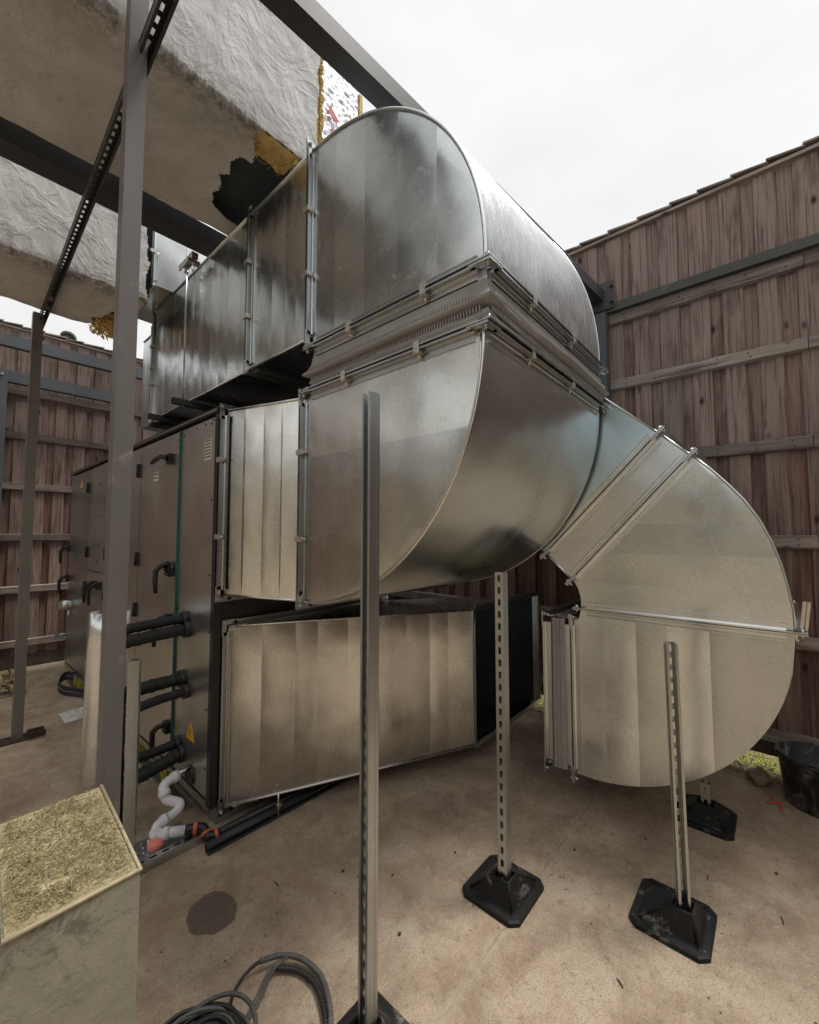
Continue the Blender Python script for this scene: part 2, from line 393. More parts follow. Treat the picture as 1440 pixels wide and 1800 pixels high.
def foil():
    t = NT('crinkled_foil'); n1 = t.noise(60, 5, .7, src=t.mapping((1, 1, .35)), dist=1.2); v = t.vor(70, out='Distance')
    c = t.mix(t.ramp(t.noise(7, 5, .7), [(.50, 0.0), (.66, .8)]), (.62, .64, .69), (.34, .32, .20))
    nb = t.bump(n1, .6, .01); nb = t.bump(v, .4, .004, nb)
    return t.fin(c, .38, .9, nb)
M['foil'] = foil(); M['core'] = plain('dull_lined_metal', (.045, .055, .06), .6, .3, .25, .1, 12)
def boxskin():
    t = NT('grubby_facing'); n1 = t.noise(6, 8, .72, dist=.3); n2 = t.noise(40, 6, .75, dist=.8)
    c = t.mix(t.ramp(n1, [(.3, 0.0), (.7, 1.0)]), (.235, .225, .165), (.335, .32, .25))
    g = t.math('SUBTRACT', t.sep()[2], .63)
    st = t.math('MULTIPLY', t.ramp(t.noise(13, 8, .82, dist=.6), [(.48, 0.0), (.60, 1.0)]), t.ramp(t.math('MULTIPLY', g, 4.0), [(0, .15), (.85, 1.0)]))
    c = t.mix(t.math('MULTIPLY', st, .75), c, (.08, .072, .04))
    c = t.mix(t.ramp(n2, [(.62, 0.0), (.74, .45)]), c, (.42, .40, .34))
    return t.fin(c, .8, 0, t.bump(n2, .5, .004), .3)
M['boxskin'] = boxskin()
def foliage(name, lo, hi):
    t = NT(name); c = t.mix(t.noise(13, 4), lo, hi); c = t.mix(1.0, c, t.ramp(t.rnd(), [(0, .6), (1, 1.3)]), 'MULTIPLY')
    return t.fin(c, .85, 0, None, .2)
M['moss'] = foliage('moss_green', (.22, .26, .04), (.46, .46, .12))
M['leaf_litter'] = foliage('leaf_litter', (.26, .19, .10), (.46, .38, .24))
M['soil'] = plain('soil', (.16, .12, .08), .95, 0, .4, .9, 18)
M['board_r'] = wood_mat('fence_board_wood', 2, (.145, .100, .080), (.32, .240, .195), (.135, .048, .035))
M['board_l'] = M['board_r']
M['rail_y'] = wood_mat('rail_wood_along_y', 1, (.20, .168, .145), (.36, .31, .268), (.2, .1, .07), False)
M['rail_x'] = wood_mat('rail_wood_along_x', 0, (.20, .168, .145), (.36, .31, .268), (.2, .1, .07), False)

# ------------------------------------------------------------------ ground
g = MB(); g.box(-400, 400, -400, 400, -.3, 0)
struct('ground', g, M['concrete'])

# ------------------------------------------------------------------ fences
def fence(name, label, P, s0, s1, base, M_rail, ztop=4.0, seed=1, rails=None, gb0=-.02, gb1=.15):
    """P(s, d, z): s along the fence, d towards the yard."""
    rng = random.Random(seed)
    root = thing(name, label, 'fence', base)
    bo = MB()
    def bx(mb, sa, sb, d0, d1, z0, z1, tilt=0, dt=0):
        o = Vector(P(sa, d0, z0)); a = Vector(P(sb, d0+dt, z0))-o; b = Vector(P(sa, d1, z0))-o; c = Vector(P(sa+tilt, d0, z1))-o
        mb.obox(o, a, b, c)
    s = s0
    while s < s1:
        wf = rng.uniform(.108, .124); gap = rng.uniform(.068, .086)
        bo.cur = rng.random()*.48
        zt = ztop-rng.uniform(0, .012)
        bx(bo, s, s+wf, .018, .036, gb1-.02 if gb0 > 0 else .1, zt, rng.uniform(-.003, .003), rng.uniform(-.003, .003))
        bo.cur = .52+rng.random()*.47
        bx(bo, s+wf-.02, s+wf+gap+.02, 0, .016, gb1-.02 if gb0 > 0 else .1, zt-.004, rng.uniform(-.002, .002), 0)
        s += wf+gap
    obj('boards', bo, M['board_r'], root)
    gb = MB(); bx(gb, s0, s1, .0, .04, gb0, gb1); obj('gravel_board', gb, M['gravel_board'], root)
    for z in rails:
        r = MB(); a = s0
        while a < s1-.01:
            b = min(a+3.2, s1); r.cur = rng.random()*.6+.3
            prof = [(.037, z-.088), (.068, z-.078), (.074, z-.006), (.037, z)]
            r.prism([P(a, d_, zz) for d_, zz in prof], Vector(P(b-.004, 0, 0))-Vector(P(a, 0, 0))); a = b
        obj('rail', r, M_rail, root)
    na = MB(); s = s0+.06
    while s < s1:
        for z in rails:
            for dz in (-.028, -.060):
                if rng.random() < .85:
                    p = Vector(P(s+rng.uniform(-.012, .012), .070, z+dz+rng.uniform(-.005, .005))); na.cyl(p, p+(Vector(P(s, .080, 0))-Vector(P(s, .074, 0))), .0042, 6)
        s += .19
    nl = obj('nails', na, M['rust'], root); nl['kind'] = 'stuff'
    cp = MB(); cp.cur = .4
    bx(cp, s0, s1, -.05, .062, ztop+.002, ztop+.024)
    a = s0
    while a < s1:
        L = rng.uniform(.17, .24); cp.cur = rng.random()*.7
        o = Vector(P(a, -.07, ztop+.026+rng.uniform(0, .006))); u = Vector(P(a+L, -.07, ztop+.05))-o; v = Vector(P(a, .075, ztop+.026))-Vector(P(a, -.07, ztop+.026))
        cp.obox(o, u, v, (0, 0, .014)); a += L-.012
    obj('capping', cp, M_rail, root)
    return root
railz = [.31, .916, 1.546, 2.176, 2.803, 3.343]
fence('wooden_fence', 'tall brown board fence behind the free-standing curved duct, with mossy steel bar', lambda s, d_, z: (3.636-d_, s, z), -3.4, 6.62, (3.62, 1.5, 0), M['rail_y'], 4.0, 3, railz, .135, .225)
railz2 = [.33, .954, 1.56, 2.16, 2.76, 3.28]
fence('wooden_fence', 'tall brown board fence across the far end of the yard beyond the plant unit', lambda s, d_, z: (s, 6.70-d_, z), -4.5, 3.55, (0, 6.7, 0), M['rail_x'], 3.98, 11, railz2)

# unseen near fence and building, added to reflect in the metal
fence('wooden_fence', 'tall brown board fence added unseen across the near end of the yard, for the metal to reflect', lambda s, d_, z: (s, -3.5+d_, z), -4.5, 3.55, (0, -3.5, 0), M['rail_x'], 3.98, 17, railz2)
def brick():
    t = NT('pale_render_wall'); c = t.mix(t.noise(1.5, 6, .6), (.50, .45, .34), (.62, .57, .45)); return t.fin(c, .85, 0, t.bump(t.noise(30, 4), .3, .004))
M['render'] = brick()
root = thing('building', 'low cream rendered building wall added left of the yard, outside the picture, for the metal to reflect', 'building', (-6, 1.5, 0))  # added out of view so the ducts have a wall to mirror
b = MB(); b.box(-7.5, -5.0, -6, 9, 0, 3.0); obj('wall', b, M['render'], root)
b = MB(); b.box(-7.7, -4.85, -6.1, 9.1, 3.002, 3.16); obj('roof_edge', b, M['frame_black'], root)
for y_ in (0.2, 4.0):
    b = MB(); b.box(-4.995, -4.96, y_, y_+1.2, 1.0, 2.2); w_ = obj('window', b, M['white_plastic'], root)
    b = MB(); b.box(-4.958, -4.955, y_+.06, y_+1.14, 1.06, 2.14); obj('pane', b, M['black'], w_)

# ------------------------------------------------------------------ channel (strut) maker
def channel(mb, p0, p1, openv, w_=.041, dpt=.041, th=.0028, slots=True, pitch=.05, slot=(.028, .014)):
    """C channel from p0 to p1 (centre line), open side towards openv; slots cut through the back."""
    p0, p1 = Vector(p0), Vector(p1); L = (p1-p0).length; t = (p1-p0)/L
    n = Vector(openv); n = (n-t*n.dot(t)).normalized(); s = t.cross(n)
    o = p0-s*w_/2-n*dpt/2
    def b(ls, le, sa, sb, na, nb): mb.obox(o+t*ls+s*sa+n*na, t*(le-ls), s*(sb-sa), n*(nb-na))
    if slots:
        q0 = w_/2-slot[1]/2; q1 = w_/2+slot[1]/2
        b(0, L, 0, q0, 0, th); b(0, L, q1, w_, 0, th)
        a = 0; k = max(1, int(L/pitch)); pt = L/k
        for i in range(k+1):
            c = i*pt; lo = max(0, c-(pt-slot[0])/2); hi = min(L, c+(pt-slot[0])/2); b(lo, hi, q0, q1, 0, th)
    else: b(0, L, 0, w_, 0, th)
    b(0, L, 0, th, th, dpt); b(0, L, w_-th, w_, th, dpt)
    b(0, L, th, .0095, dpt-th, dpt); b(0, L, w_-.0095, w_-th, dpt-th, dpt)
    b(0, L, .0095-th, .0095, dpt-.009, dpt-th); b(0, L, w_-.0095, w_-.0095+th, dpt-.009, dpt-th)
    # rolled groove on the flanges
    b(0, L, -.0012, 0, .008, .012); b(0, L, w_, w_+.0012, .008, .012)
    return mb

# ------------------------------------------------------------------ duct makers
def poly_range(poly, axis, c):
    lo, hi = 1e9, -1e9; n = len(poly)
    for i in range(n):
        p, q = poly[i], poly[(i+1) % n]; a, b = p[axis], q[axis]
        if (a-c)*(b-c) <= 0 and abs(a-b) > 1e-9:
            v = p[1-axis]+(q[1-axis]-p[1-axis])*(c-a)/(b-a); lo = min(lo, v); hi = max(hi, v)
    return lo, hi
def side_panel(mb, poly, X, sgn, vertical=True, step=.17, amp=.0035, bulge=.0015, rng=random):
    """Side sheet of a duct in the plane x = X made of folded strips; sgn = outward direction along x."""
    ax = 0 if vertical else 1
    lo = min(p[ax] for p in poly)+1e-5; hi = max(p[ax] for p in poly)-1e-5
    n = max(2, round((hi-lo)/step)); cuts = [lo+(hi-lo)*i/n+(rng.uniform(-.015, .015) if 0 < i < n else 0) for i in range(n+1)]
    h = [rng.uniform(.3, 1)*amp for i in range(n)]
    NR = 14
    for i in range(n):
        mb.cur = rng.random(); bl = rng.uniform(.3, 1)*bulge
        def fn(u, v, i=i, bl=bl, k=1):
            c = cuts[i]+(cuts[i+1]-cuts[i])*u; a, b = poly_range(poly, ax, c); w__ = a+(b-a)*v
            off = k*(h[i]*u+bl*4*u*(1-u))*min(1, 10*min(v, 1-v))
            y, z = (c, w__) if vertical else (w__, c)
            return (X+sgn*off, y, z)
        for gg, nu in ((fn, 10), (lambda u, v: fn(.9999, v, k=1-u), 1)):
            g_ = MB(); g_.grid(gg, nu, NR)
            b0 = len(mb.v); mb.v += g_.v
            for f in g_.f:
                f2 = [k+b0 for k in f]
                if (sgn > 0) != vertical: f2 = f2[::-1]
                mb.face(f2, True)
def quad_panel(mb, A, B, C_, D, step=.16, amp=.003, bulge=.0015, rng=random, nrm=None):
    """Sheet on quad A(0,0) B(1,0) C(1,1) D(0,1); strips run in v, folded along u."""
    A, B, C_, D = map(Vector, (A, B, C_, D)); N = Vector(nrm) if nrm else (B-A).cross(D-A).normalized()
    L = (B-A).length; n = max(1, round(L/step)); cuts = [i/n+(rng.uniform(-.02, .02) if 0 < i < n else 0) for i in range(n+1)]
    h = [rng.uniform(.3, 1)*amp for i in range(n)]
    flip = (B-A).cross(D-A).dot(N) < 0
    for i in range(n):
        mb.cur = rng.random(); bl = rng.uniform(.3, 1)*bulge
        def fn(u, v, i=i, bl=bl, k=1):
            U = cuts[i]+(cuts[i+1]-cuts[i])*u; p = (A*(1-U)+B*U)*(1-v)+(D*(1-U)+C_*U)*v
            return p+N*(k*(h[i]*u+bl*4*u*(1-u))*min(1, 10*min(v, 1-v)))
        for gg, nu in ((fn, 10), (lambda u, v: fn(1, v, k=1-u), 1)):
            b0 = len(mb.v); g_ = MB(); g_.grid(gg, nu, 10); mb.v += g_.v
            for f in g_.f:
                f2 = [k+b0 for k in f]; mb.face(f2[::-1] if flip else f2, True)
def wrap(mb, path, X0, X1, nx=6, wav=.002, flip=False):
    """Sheet swept in x over the YZ path."""
    n = len(path)-1
    def fn(u, v):
        i = min(int(u*n+1e-9), n); y, z = path[i]
        k = 16*u*(1-u)*v*(1-v)
        o = wav*noise.noise(Vector((y*4, z*4, v*3)))*k
        return (X0+(X1-X0)*v, y+o, z+o)
    b0 = len(mb.v); g_ = MB(); g_.grid(fn, n, nx); mb.v += g_.v
    for f in g_.f:
        f2 = [k+b0 for k in f]; mb.face(f2[::-1] if flip else f2, True)
def seam(mb, path, X, r=.006): mb.tube([(X, y, z) for y, z in path], r, 6)

PROF = [(0, .002), (.034, .002), (.034, .009), (.030, .009), (.030, .005), (.014, .005), (.011, .014), (.006, .018), (.006, .034), (.010, .037), (.010, .041), (0, .041)]
def flange(parent, corners, n, mat=None, clamps=0, sides=(0, 1, 2, 3), spacing=.42, start=.3, bolts=True, clamp_sides=None, name='flange'):
    """corners: 4 corners of the opening; n: direction pointing back along the duct, away from the joint plane."""
    C4 = [Vector(c) for c in corners]; n = Vector(n).normalized(); cen = sum(C4, Vector())/4
    mb = MB(); bolts_ = []; clamps_ = []
    for i in range(4):
        a, b = C4[i], C4[(i+1) % 4]; t = (b-a).normalized(); o = t.cross(n)
        if o.dot((a+b)/2-cen) < 0: o = -o
        if i in sides:
            p0 = a+t*.03; L = (b-a).length-.06; mb.cur = random.random()
            mb.prism([p0+o*q+n*(r-.0) for q, r in PROF], t*L)
        cs = clamp_sides if clamp_sides is not None else sides
        if clamps and i in cs:
            L = (b-a).length; k = start*.8+.1; q = k
            while q < L-.15:
                c = a+t*q+o*.022; cb = MB(); clamps_.append(cb)
                cb.obox(c-t*.013-n*.020+o*.014, t*.026, o*.005, n*.040)
                cb.obox(c-t*.012-n*.024-o*.010, t*.024, o*.026, n*.004)
                cb.obox(c-t*.012+n*.0195-o*.010, t*.024, o*.026, n*.004)
                cb.cyl(c+n*.020-o*.002, c+n*.042-o*.002, .006, 6)
                q += spacing
        # corner plate with bolt
        tp = (C4[i-1]-a).normalized(); op = tp.cross(n)
        if op.dot((a+C4[i-1])/2-cen) < 0: op = -op
        bb = MB(); bolts_.append(bb); bb.cur = random.random()
        bb.obox(a-n*.001+o*.037+op*.037, -op*.030-Vector((0, 0, 0)), t*0-o*.030, n*.008)
        bb.obox(a-n*.001+o*.037+op*.007, -op*.055, -o*.026, n*.006)
        bb.obox(a-n*.001+op*.037+o*.007, -o*.055, -op*.026, n*.006)
        bc = a+o*.020+op*.020
        bb.cyl(bc-n*.004, bc+n*.020, .0055, 8); bb.cyl(bc+n*.007, bc+n*.0145, .0105, 6)
    f = obj(name, mb, mat or M['flange'], parent)
    if bolts:
        for bb in bolts_: obj('corner_bolt', bb, M['flange'], f)
    for cb in clamps_: obj('clamp', cb, M['clamp'], f)
    return f
def rectYZ(X0, X1, y, z0, z1): return [(X0, y, z0), (X1, y, z0), (X1, y, z1), (X0, y, z1)]
def arc(cy, cz, r, a0, a1, n=28): return [(cy+r*math.cos(R_(a0+(a1-a0)*i/n)), cz+r*math.sin(R_(a0+(a1-a0)*i/n))) for i in range(n+1)]

rngm = random.Random(5)
XA, XB = 1.18, 2.38
GD = 'bolted galvanised sections of the high duct run'
# --- upper elbow (its far cheek stands taller than the near one)
root = thing('duct_elbow', 'large galvanised elbow at the top, its rounded back against the sky', 'duct', (1.78, 1.2, 2.46))
HA, HB = .985, 1.225
def bend(h, n=36): return [(1.68-.985*math.sin(R_(90*i/n)), 2.50+h*math.cos(R_(90*i/n))) for i in range(n+1)]
for X_, sg, h_, am in ((XA, -1, HA, .009), (XB, 1, HB, .003)):
    c_ = MB(); side_panel(c_, bend(h_)+[(.695, 2.458), (1.678, 2.458)], X_, sg, True, .185, am, .003, rngm); obj('side_sheet', c_, M['galv_dark'], root)
c_ = MB()
def backf(u, v):
    h_ = HA+(HB-HA)*v; k = 16*u*(1-u)*v*(1-v)
    if u > .97: y, z = .695, 2.5-.042*(u-.97)/.03
    else: t_ = R_(90*u/.97); y, z = 1.68-.985*math.sin(t_), 2.5+h_*math.cos(t_)
    o = .016*noise.noise(Vector((y*4, z*4, v*3)))*k+.004*k*noise.noise(Vector((y*9, z*9, v*26)))
    return (XA+(XB-XA)*v, y+o, z+o)
c_.grid(backf, 44, 40); c_.f = [f[::-1] for f in c_.f]; obj('curved_back', c_, M['galv_curve'], root)
c_ = MB(); wrap(c_, [(1.678, 2.458), (1.678, 2.52)], XA, XB, 2, 0); obj('throat', c_, M['galv_dark'], root)
for x_, h_ in ((XA-.004, HA), (XB+.004, HB)): c_ = MB(); seam(c_, bend(h_)+[(.695, 2.47)], x_, .0065 if x_ < 1.5 else .003); obj('edge_seam', c_, M['galv'], root)
flange(root, [(XA, 1.682, 2.50), (XB, 1.682, 2.50), (XB, 1.682, 2.5+HB), (XA, 1.682, 2.5+HA)], (0, -1, 0), clamps=0)
flange(root, [(XA, .695, 2.458), (XB, .695, 2.458), (XB, 1.66, 2.458), (XA, 1.66, 2.458)], (0, 0, 1), clamps=0)
# --- flexible connector
root = thing('flexible_connector', 'crumpled grey fabric joint squeezed between the two big stacked elbows', 'duct connector', (1.78, 1.2, 2.24))
def ringpath(z, off): return [(XA-off, .695-off, z), (XB+off, .695-off, z), (XB+off, 1.66+off, z), (XA-off, 1.66+off, z)]
fb = MB()
zs = [2.408, 2.385, 2.362, 2.345, 2.330, 2.322, 2.314, 2.306, 2.298, 2.288, 2.275]
offs = [.004, .006, .012, .024, .040, .034, -.012, -.022, .012, .014, .006]
def fabric(side):
    for (p, q) in side:
        def fn(u, v):
            k = v*(len(zs)-1); i = min(int(k), len(zs)-2); fr = k-i
            z = zs[i]*(1-fr)+zs[i+1]*fr; of = offs[i]*(1-fr)+offs[i+1]*fr
            P0 = Vector(p)*(1-u)+Vector(q)*u; D_ = Vector((P0.x-1.78, P0.y-1.18, 0))
            n_ = Vector((q[1]-p[1], p[0]-q[0], 0)).normalized()
            nn = noise.noise(Vector((P0.x*2.3, P0.y*2.3, z*4)))
            w1 = .014*nn+.006*noise.noise(Vector((P0.x*9, P0.y*9, z*14)))
            edge = min(1, 6*min(v, 1-v)); endk = min(1, 14*min(u, 1-u))
            zz = z+.018*edge*noise.noise(Vector((P0.x*1.7+5, P0.y*1.7, 1)))
            mx = (1 if P0.x > 1.78 else -1)*min(1, max(0, (abs(P0.x-1.78)-.57)/.03)); my = (1 if P0.y > 1.18 else -1)*min(1, max(0, (abs(P0.y-1.1775)-.4525)/.03))
            of2_ = of+w1*edge*endk
            return (P0.x+(n_.x if abs(n_.x) > .5 else mx)*of2_, P0.y+(n_.y if abs(n_.y) > .5 else my)*of2_, zz)
        fb.grid(fn, 60, 30)
cr_ = [(XA, .695), (XB, .695), (XB, 1.66), (XA, 1.66)]
fabric([(cr_[i], cr_[(i+1) % 4]) for i in range(4)])
t = NT('grey_fabric'); c = t.mix(t.noise(5, 5), (.24, .235, .225), (.42, .41, .39)); M['fabric'] = t.fin(c, .7, .15, t.bump(t.noise(14, 4, .6, src=t.mapping((1, 1, 5))), .5, .006), .4)
for (zc, of_) in ((2.338, .026), (2.292, .014)):
    for i in range(4):
        p, r_ = Vector(cr_[i]+(zc,)), Vector(cr_[(i+1) % 4]+(zc,)); t_ = (r_-p).normalized(); o_ = Vector((t_.y, -t_.x, 0)); L_ = (r_-p).length; k = .01
        while k < L_-.01: fb.obox(p+t_*k+o_*of_+Vector((0, 0, .018*noise.noise(Vector(((p+t_*k).x*1.7+5, (p+t_*k).y*1.7, 1))))), t_*.004, o_*.006, (0, 0, .018)); k += .0125
obj('fabric_bellows', fb, M['fabric'], root)
bl = MB()
for (zz0, zz1) in ((2.408, 2.455), (2.248, 2.275)):
    for i in range(4):
        p, q = Vector(cr_[i]+(0,)), Vector(cr_[(i+1) % 4]+(0,)); bl.obox(p+Vector((0, 0, zz0)), q-p, (1.78-p.x)*.004*Vector((1, 0, 0))+(1.18-p.y)*.004*Vector((0, 1, 0)), (0, 0, zz1-zz0))
obj('metal_band', bl, M['flange'], root)
flange(root, [(XA, .695, 2.452), (XB, .695, 2.452), (XB, 1.66, 2.452), (XA, 1.66, 2.452)], (0, 0, -1), clamps=1, clamp_sides=(0, 3), start=.25)
flange(root, [(XA, .695, 2.248), (XB, .695, 2.248), (XB, 1.66, 2.248), (XA, 1.66, 2.248)], (0, 0, 1), clamps=0)
# --- lower elbow
root = thing('duct_elbow', 'large warm-toned galvanised elbow below the fabric joint, curving in to the black plant unit', 'duct', (1.78, 1.2, 1.23))
a_ = arc(1.70, 2.225, .995, 180, 270, 36)
poly = a_+[(1.718, 1.23), (1.718, 2.243), (.705, 2.243)]
c_ = MB(); side_panel(c_, poly, XA, -1, False, .30, .006, .003, rngm); obj('side_sheet', c_, M['galv_warm'], root); c_ = MB(); side_panel(c_, poly, XB, 1, False, .3, .002, .002, rngm); obj('side_sheet', c_, M['galv_warm'], root)
c_ = MB(); wrap(c_, [(.705, 2.243)]+a_+[(1.718, 1.23)], XA, XB, 10, .010, True); obj('curved_underside', c_, M['galv'], root)
c_ = MB(); seam(c_, [(.705, 2.235)]+a_, XB+.002, .0035); obj('edge_seam', c_, M['galv_warm'], root)
c_ = MB(); seam(c_, [(.705, 2.235)]+a_+[(1.71, 1.23)], XA-.004, .0065)
seam(c_, [(y+.010*(1.70-y), z+.010*(2.225-z)) for y, z in a_], XA-.003, .004); obj('edge_seam', c_, M['galv_warm'], root)
flange(root, [(XA, .705, 2.243), (XB, .705, 2.243), (XB, 1.69, 2.243), (XA, 1.69, 2.243)], (0, 0, -1), clamps=1, clamp_sides=(0, 3), start=.25)
flange(root, rectYZ(XA, XB, 1.718, 1.232, 2.225), (0, -1, 0), clamps=1, clamp_sides=(3,), start=.22)
# --- short transition to the unit
root = thing('duct_section', 'short flared galvanised duct piece joining the lower elbow to the black plant unit', 'duct', (1.75, 2.0, 1.22))
A0, A1, zA0, zA1 = 1.035, 2.30, 1.225, 2.235
c_ = MB()
q = lambda x, y, z: Vector((x, y, z))
quad_panel(c_, q(A0, 2.262, zA0), q(XA, 1.722, 1.232), q(XA, 1.722, 2.225), q(A0, 2.262, zA1), .145, .007, .003, rngm, (-1, -.3, 0))
quad_panel(c_, q(XB, 1.722, 1.232), q(A1, 2.262, zA0), q(A1, 2.262, zA1), q(XB, 1.722, 2.225), .15, .003, .002, rngm, (1, 0, 0))
quad_panel(c_, q(A0, 2.262, zA1), q(XA, 1.722, 2.225), q(XB, 1.722, 2.225), q(A1, 2.262, zA1), .2, .002, .001, rngm, (0, 0, 1))
quad_panel(c_, q(A0, 2.262, zA0), q(XA, 1.722, 1.232), q(XB, 1.722, 1.232), q(A1, 2.262, zA0), .2, .002, .001, rngm, (0, 0, -1))
obj('casing', c_, M['galv_warm'], root)
for z0_, z1_ in ((zA0, 1.232), (zA1, 2.225)): c_ = MB(); c_.tube([(A0-.003, 2.262, z0_), (XA-.003, 1.722, z1_)], .0065, 6); obj('edge_seam', c_, M['galv_warm'], root)
flange(root, rectYZ(XA, XB, 1.722, 1.232, 2.225), (0, 1, 0), clamps=0)
flange(root, rectYZ(A0, A1, 2.262, zA0, zA1), (0, -1, 0), clamps=1, clamp_sides=(3,), start=.22)
# --- straight upper duct sections
def straight(label, y0, y1, z0=2.52, z1=3.485, X0=XA, X1=XB, clampfar=True, mat='galv_dark', step=.13, fl=(1, 1)):
    root = thing('duct_section', label, 'duct', ((X0+X1)/2, (y0+y1)/2, z0))
    po = [(y0, z0), (y1, z0), (y1, z1), (y0, z1)]
    c_ = MB(); side_panel(c_, po, X0, -1, True, step, .006, .003, rngm); side_panel(c_, po, X1, 1, True, .2, .003, .002, rngm)
    for z, s in ((z0, -1), (z1, 1)): quad_panel(c_, q(X0, y0, z), q(X0, y1, z), q(X1, y1, z), q(X1, y0, z), .3, .002, .001, rngm, (0, 0, s))
    obj('casing', c_, M[mat], root)
    for z in (z0, z1): c_ = MB(); c_.tube([(X0-.004, y0, z), (X0-.004, y1, z)], .007, 6); obj('edge_seam', c_, M['galv'], root)
    if fl[0]: flange(root, rectYZ(X0, X1, y0, z0, z1), (0, 1, 0), clamps=1, clamp_sides=(3,), start=.28, spacing=.33)
    if fl[1]: flange(root, rectYZ(X0, X1, y1, z0, z1), (0, -1, 0), clamps=1 if clampfar else 0, clamp_sides=(3,), start=.28, spacing=.33)
    return root
straight('short straight galvanised duct box right behind the top elbow', 1.686, 2.286, step=.12, clampfar=False)
straight('long straight galvanised duct box passing above the black plant unit, a hanger rod in front', 2.290, 3.945, step=.135)
# far turning piece and riser to the rear insulated duct
straight('far end galvanised duct box glimpsed left of the long high duct', 3.95, 4.25, 2.50, 3.30, XA-.0, XB, step=.1, fl=(1, 0), mat='galv', clampfar=False)
root = thing('duct_section', 'pale galvanised duct between the long high duct and the rear wrapped duct', 'duct', (1.8, 3.8, 3.49))
c_ = MB()
quad_panel(c_, q(1.02, 3.56, 3.495), q(2.6, 3.56, 3.495), q(2.6, 3.56, 4.42), q(1.02, 3.56, 4.42), .2, .006, .003, rngm, (0, -1, 0))
c_.box(1.02, 2.6, 3.565, 4.25, 3.495, 4.42); obj('casing', c_, M['galv'], root)
flange(root, [(1.02, 3.56, 3.50), (1.02, 4.25, 3.50), (1.02, 4.25, 4.42), (1.02, 3.56, 4.42)], (1, 0, 0), mat=M['galv'], clamps=1, clamp_sides=(3,), start=.2)

# --- lower open duct on the unit
root = thing('duct_section', 'long slanting galvanised duct at knee height, its square open end dark inside', 'duct', (1.9, 1.9, .1))
P0 = dict(a=q(1.075, 2.262, .10), b=q(1.075, 2.262, 1.05), c=q(2.28, 2.262, .10), d=q(2.28, 2.262, 1.05))
P1 = dict(a=q(2.42, 1.545, .158), b=q(2.42, 1.545, 1.045), c=q(3.44, 1.545, .158), d=q(3.44, 1.545, 1.045))
c_ = MB()
nn_ = (P1['a']-P0['a']).cross(Vector((0, 0, 1))); nn_.normalize()
quad_panel(c_, P0['a'], P1['a'], P1['b'], P0['b'], .17, .010, .004, rngm, nn_)
quad_panel(c_, P0['c'], P1['c'], P1['d'], P0['d'], .3, .003, .002, rngm, -nn_)
quad_panel(c_, P0['b'], P1['b'], P1['d'], P0['d'], 3, .0, .004, rngm, (0, 0, 1))
quad_panel(c_, P0['a'], P1['a'], P1['c'], P0['c'], 3, .0, .004, rngm, (0, 0, -1))
obj('casing', c_, M['galv_warm'], root)
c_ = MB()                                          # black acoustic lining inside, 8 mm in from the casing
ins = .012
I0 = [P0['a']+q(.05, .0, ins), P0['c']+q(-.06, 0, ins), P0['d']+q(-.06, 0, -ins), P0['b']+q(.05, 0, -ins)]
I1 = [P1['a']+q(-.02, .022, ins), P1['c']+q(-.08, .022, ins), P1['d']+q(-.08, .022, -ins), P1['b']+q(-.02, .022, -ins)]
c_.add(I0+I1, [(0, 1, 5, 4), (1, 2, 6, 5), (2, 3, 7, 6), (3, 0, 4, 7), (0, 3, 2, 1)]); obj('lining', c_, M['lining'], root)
for k in 'ab': c_ = MB(); c_.tube([P0[k]+nn_*.004, P1[k]+nn_*.004], .007, 6); obj('edge_seam', c_, M['galv_warm'], root)
flange(root, [P0['a'], P0['c'], P0['d'], P0['b']], (0, -1, 0), clamps=0)
c_ = MB()                                          # slim raw flange round the open mouth
for (k1, k2) in (('a', 'c'), ('c', 'd'), ('d', 'b'), ('b', 'a')):
    A_, B_ = P1[k1], P1[k2]; t_ = (B_-A_).normalized(); cen = (P1['a']+P1['d'])/2; o_ = t_.cross(q(0, 1, 0))
    if o_.dot((A_+B_)/2-cen) < 0: o_ = -o_
    c_.obox(A_-t_*.0+q(0, -.006, 0)-o_*.012, B_-A_, o_*.034, q(0, .005, 0)); c_.obox(A_+q(0, -.001, 0), B_-A_, o_*.004, q(0, .03, 0))
obj('mouth_flange', c_, M['galv'], root)

# --- right hand free-standing assembly
XC, XD = 2.42, 3.40
GR = None
root = thing('duct_elbow', 'free-standing galvanised quarter-round elbow near the bucket, bottom piece of the right duct', 'duct', (2.9, .4, .22))
a_ = arc(.86, 1.13, .912, 180, 270, 34)
poly = a_+[(.885, .218), (.885, 1.065), (.845, 1.075), (.835, 1.135), (-.052, 1.135)]
c_ = MB(); side_panel(c_, poly, XC, -1, True, .155, .006, .002, rngm); obj('side_sheet', c_, M['galv_cool'], root); c_ = MB(); side_panel(c_, poly, XD, 1, True, .2, .003, .002, rngm); obj('side_sheet', c_, M['galv_cool'], root)
c_ = MB(); wrap(c_, [(-.052, 1.135)]+a_+[(.885, .218)], XC, XD, 8, .008, True); wrap(c_, [(.885, 1.065), (.845, 1.075), (.835, 1.135)], XC, XD, 4, 0, True); obj('curved_back', c_, M['galv'], root)
c_ = MB(); seam(c_, [(-.052, 1.13)]+a_+[(.885, .218)], XC-.004, .0055); obj('edge_seam', c_, M['galv'], root)
flange(root, [(XC, -.052, 1.137), (XD, -.052, 1.137), (XD, .835, 1.137), (XC, .835, 1.137)], (0, 0, -1), mat=M['galv'])
flange(root, rectYZ(XC, XD, .885, .218, 1.065), (0, -1, 0), mat=M['galv'])
root = thing('duct_elbow', 'upper wedge-shaped galvanised bend with pale horizontal bands, on top of the bucket-side elbow', 'duct', (2.9, .4, 1.14))
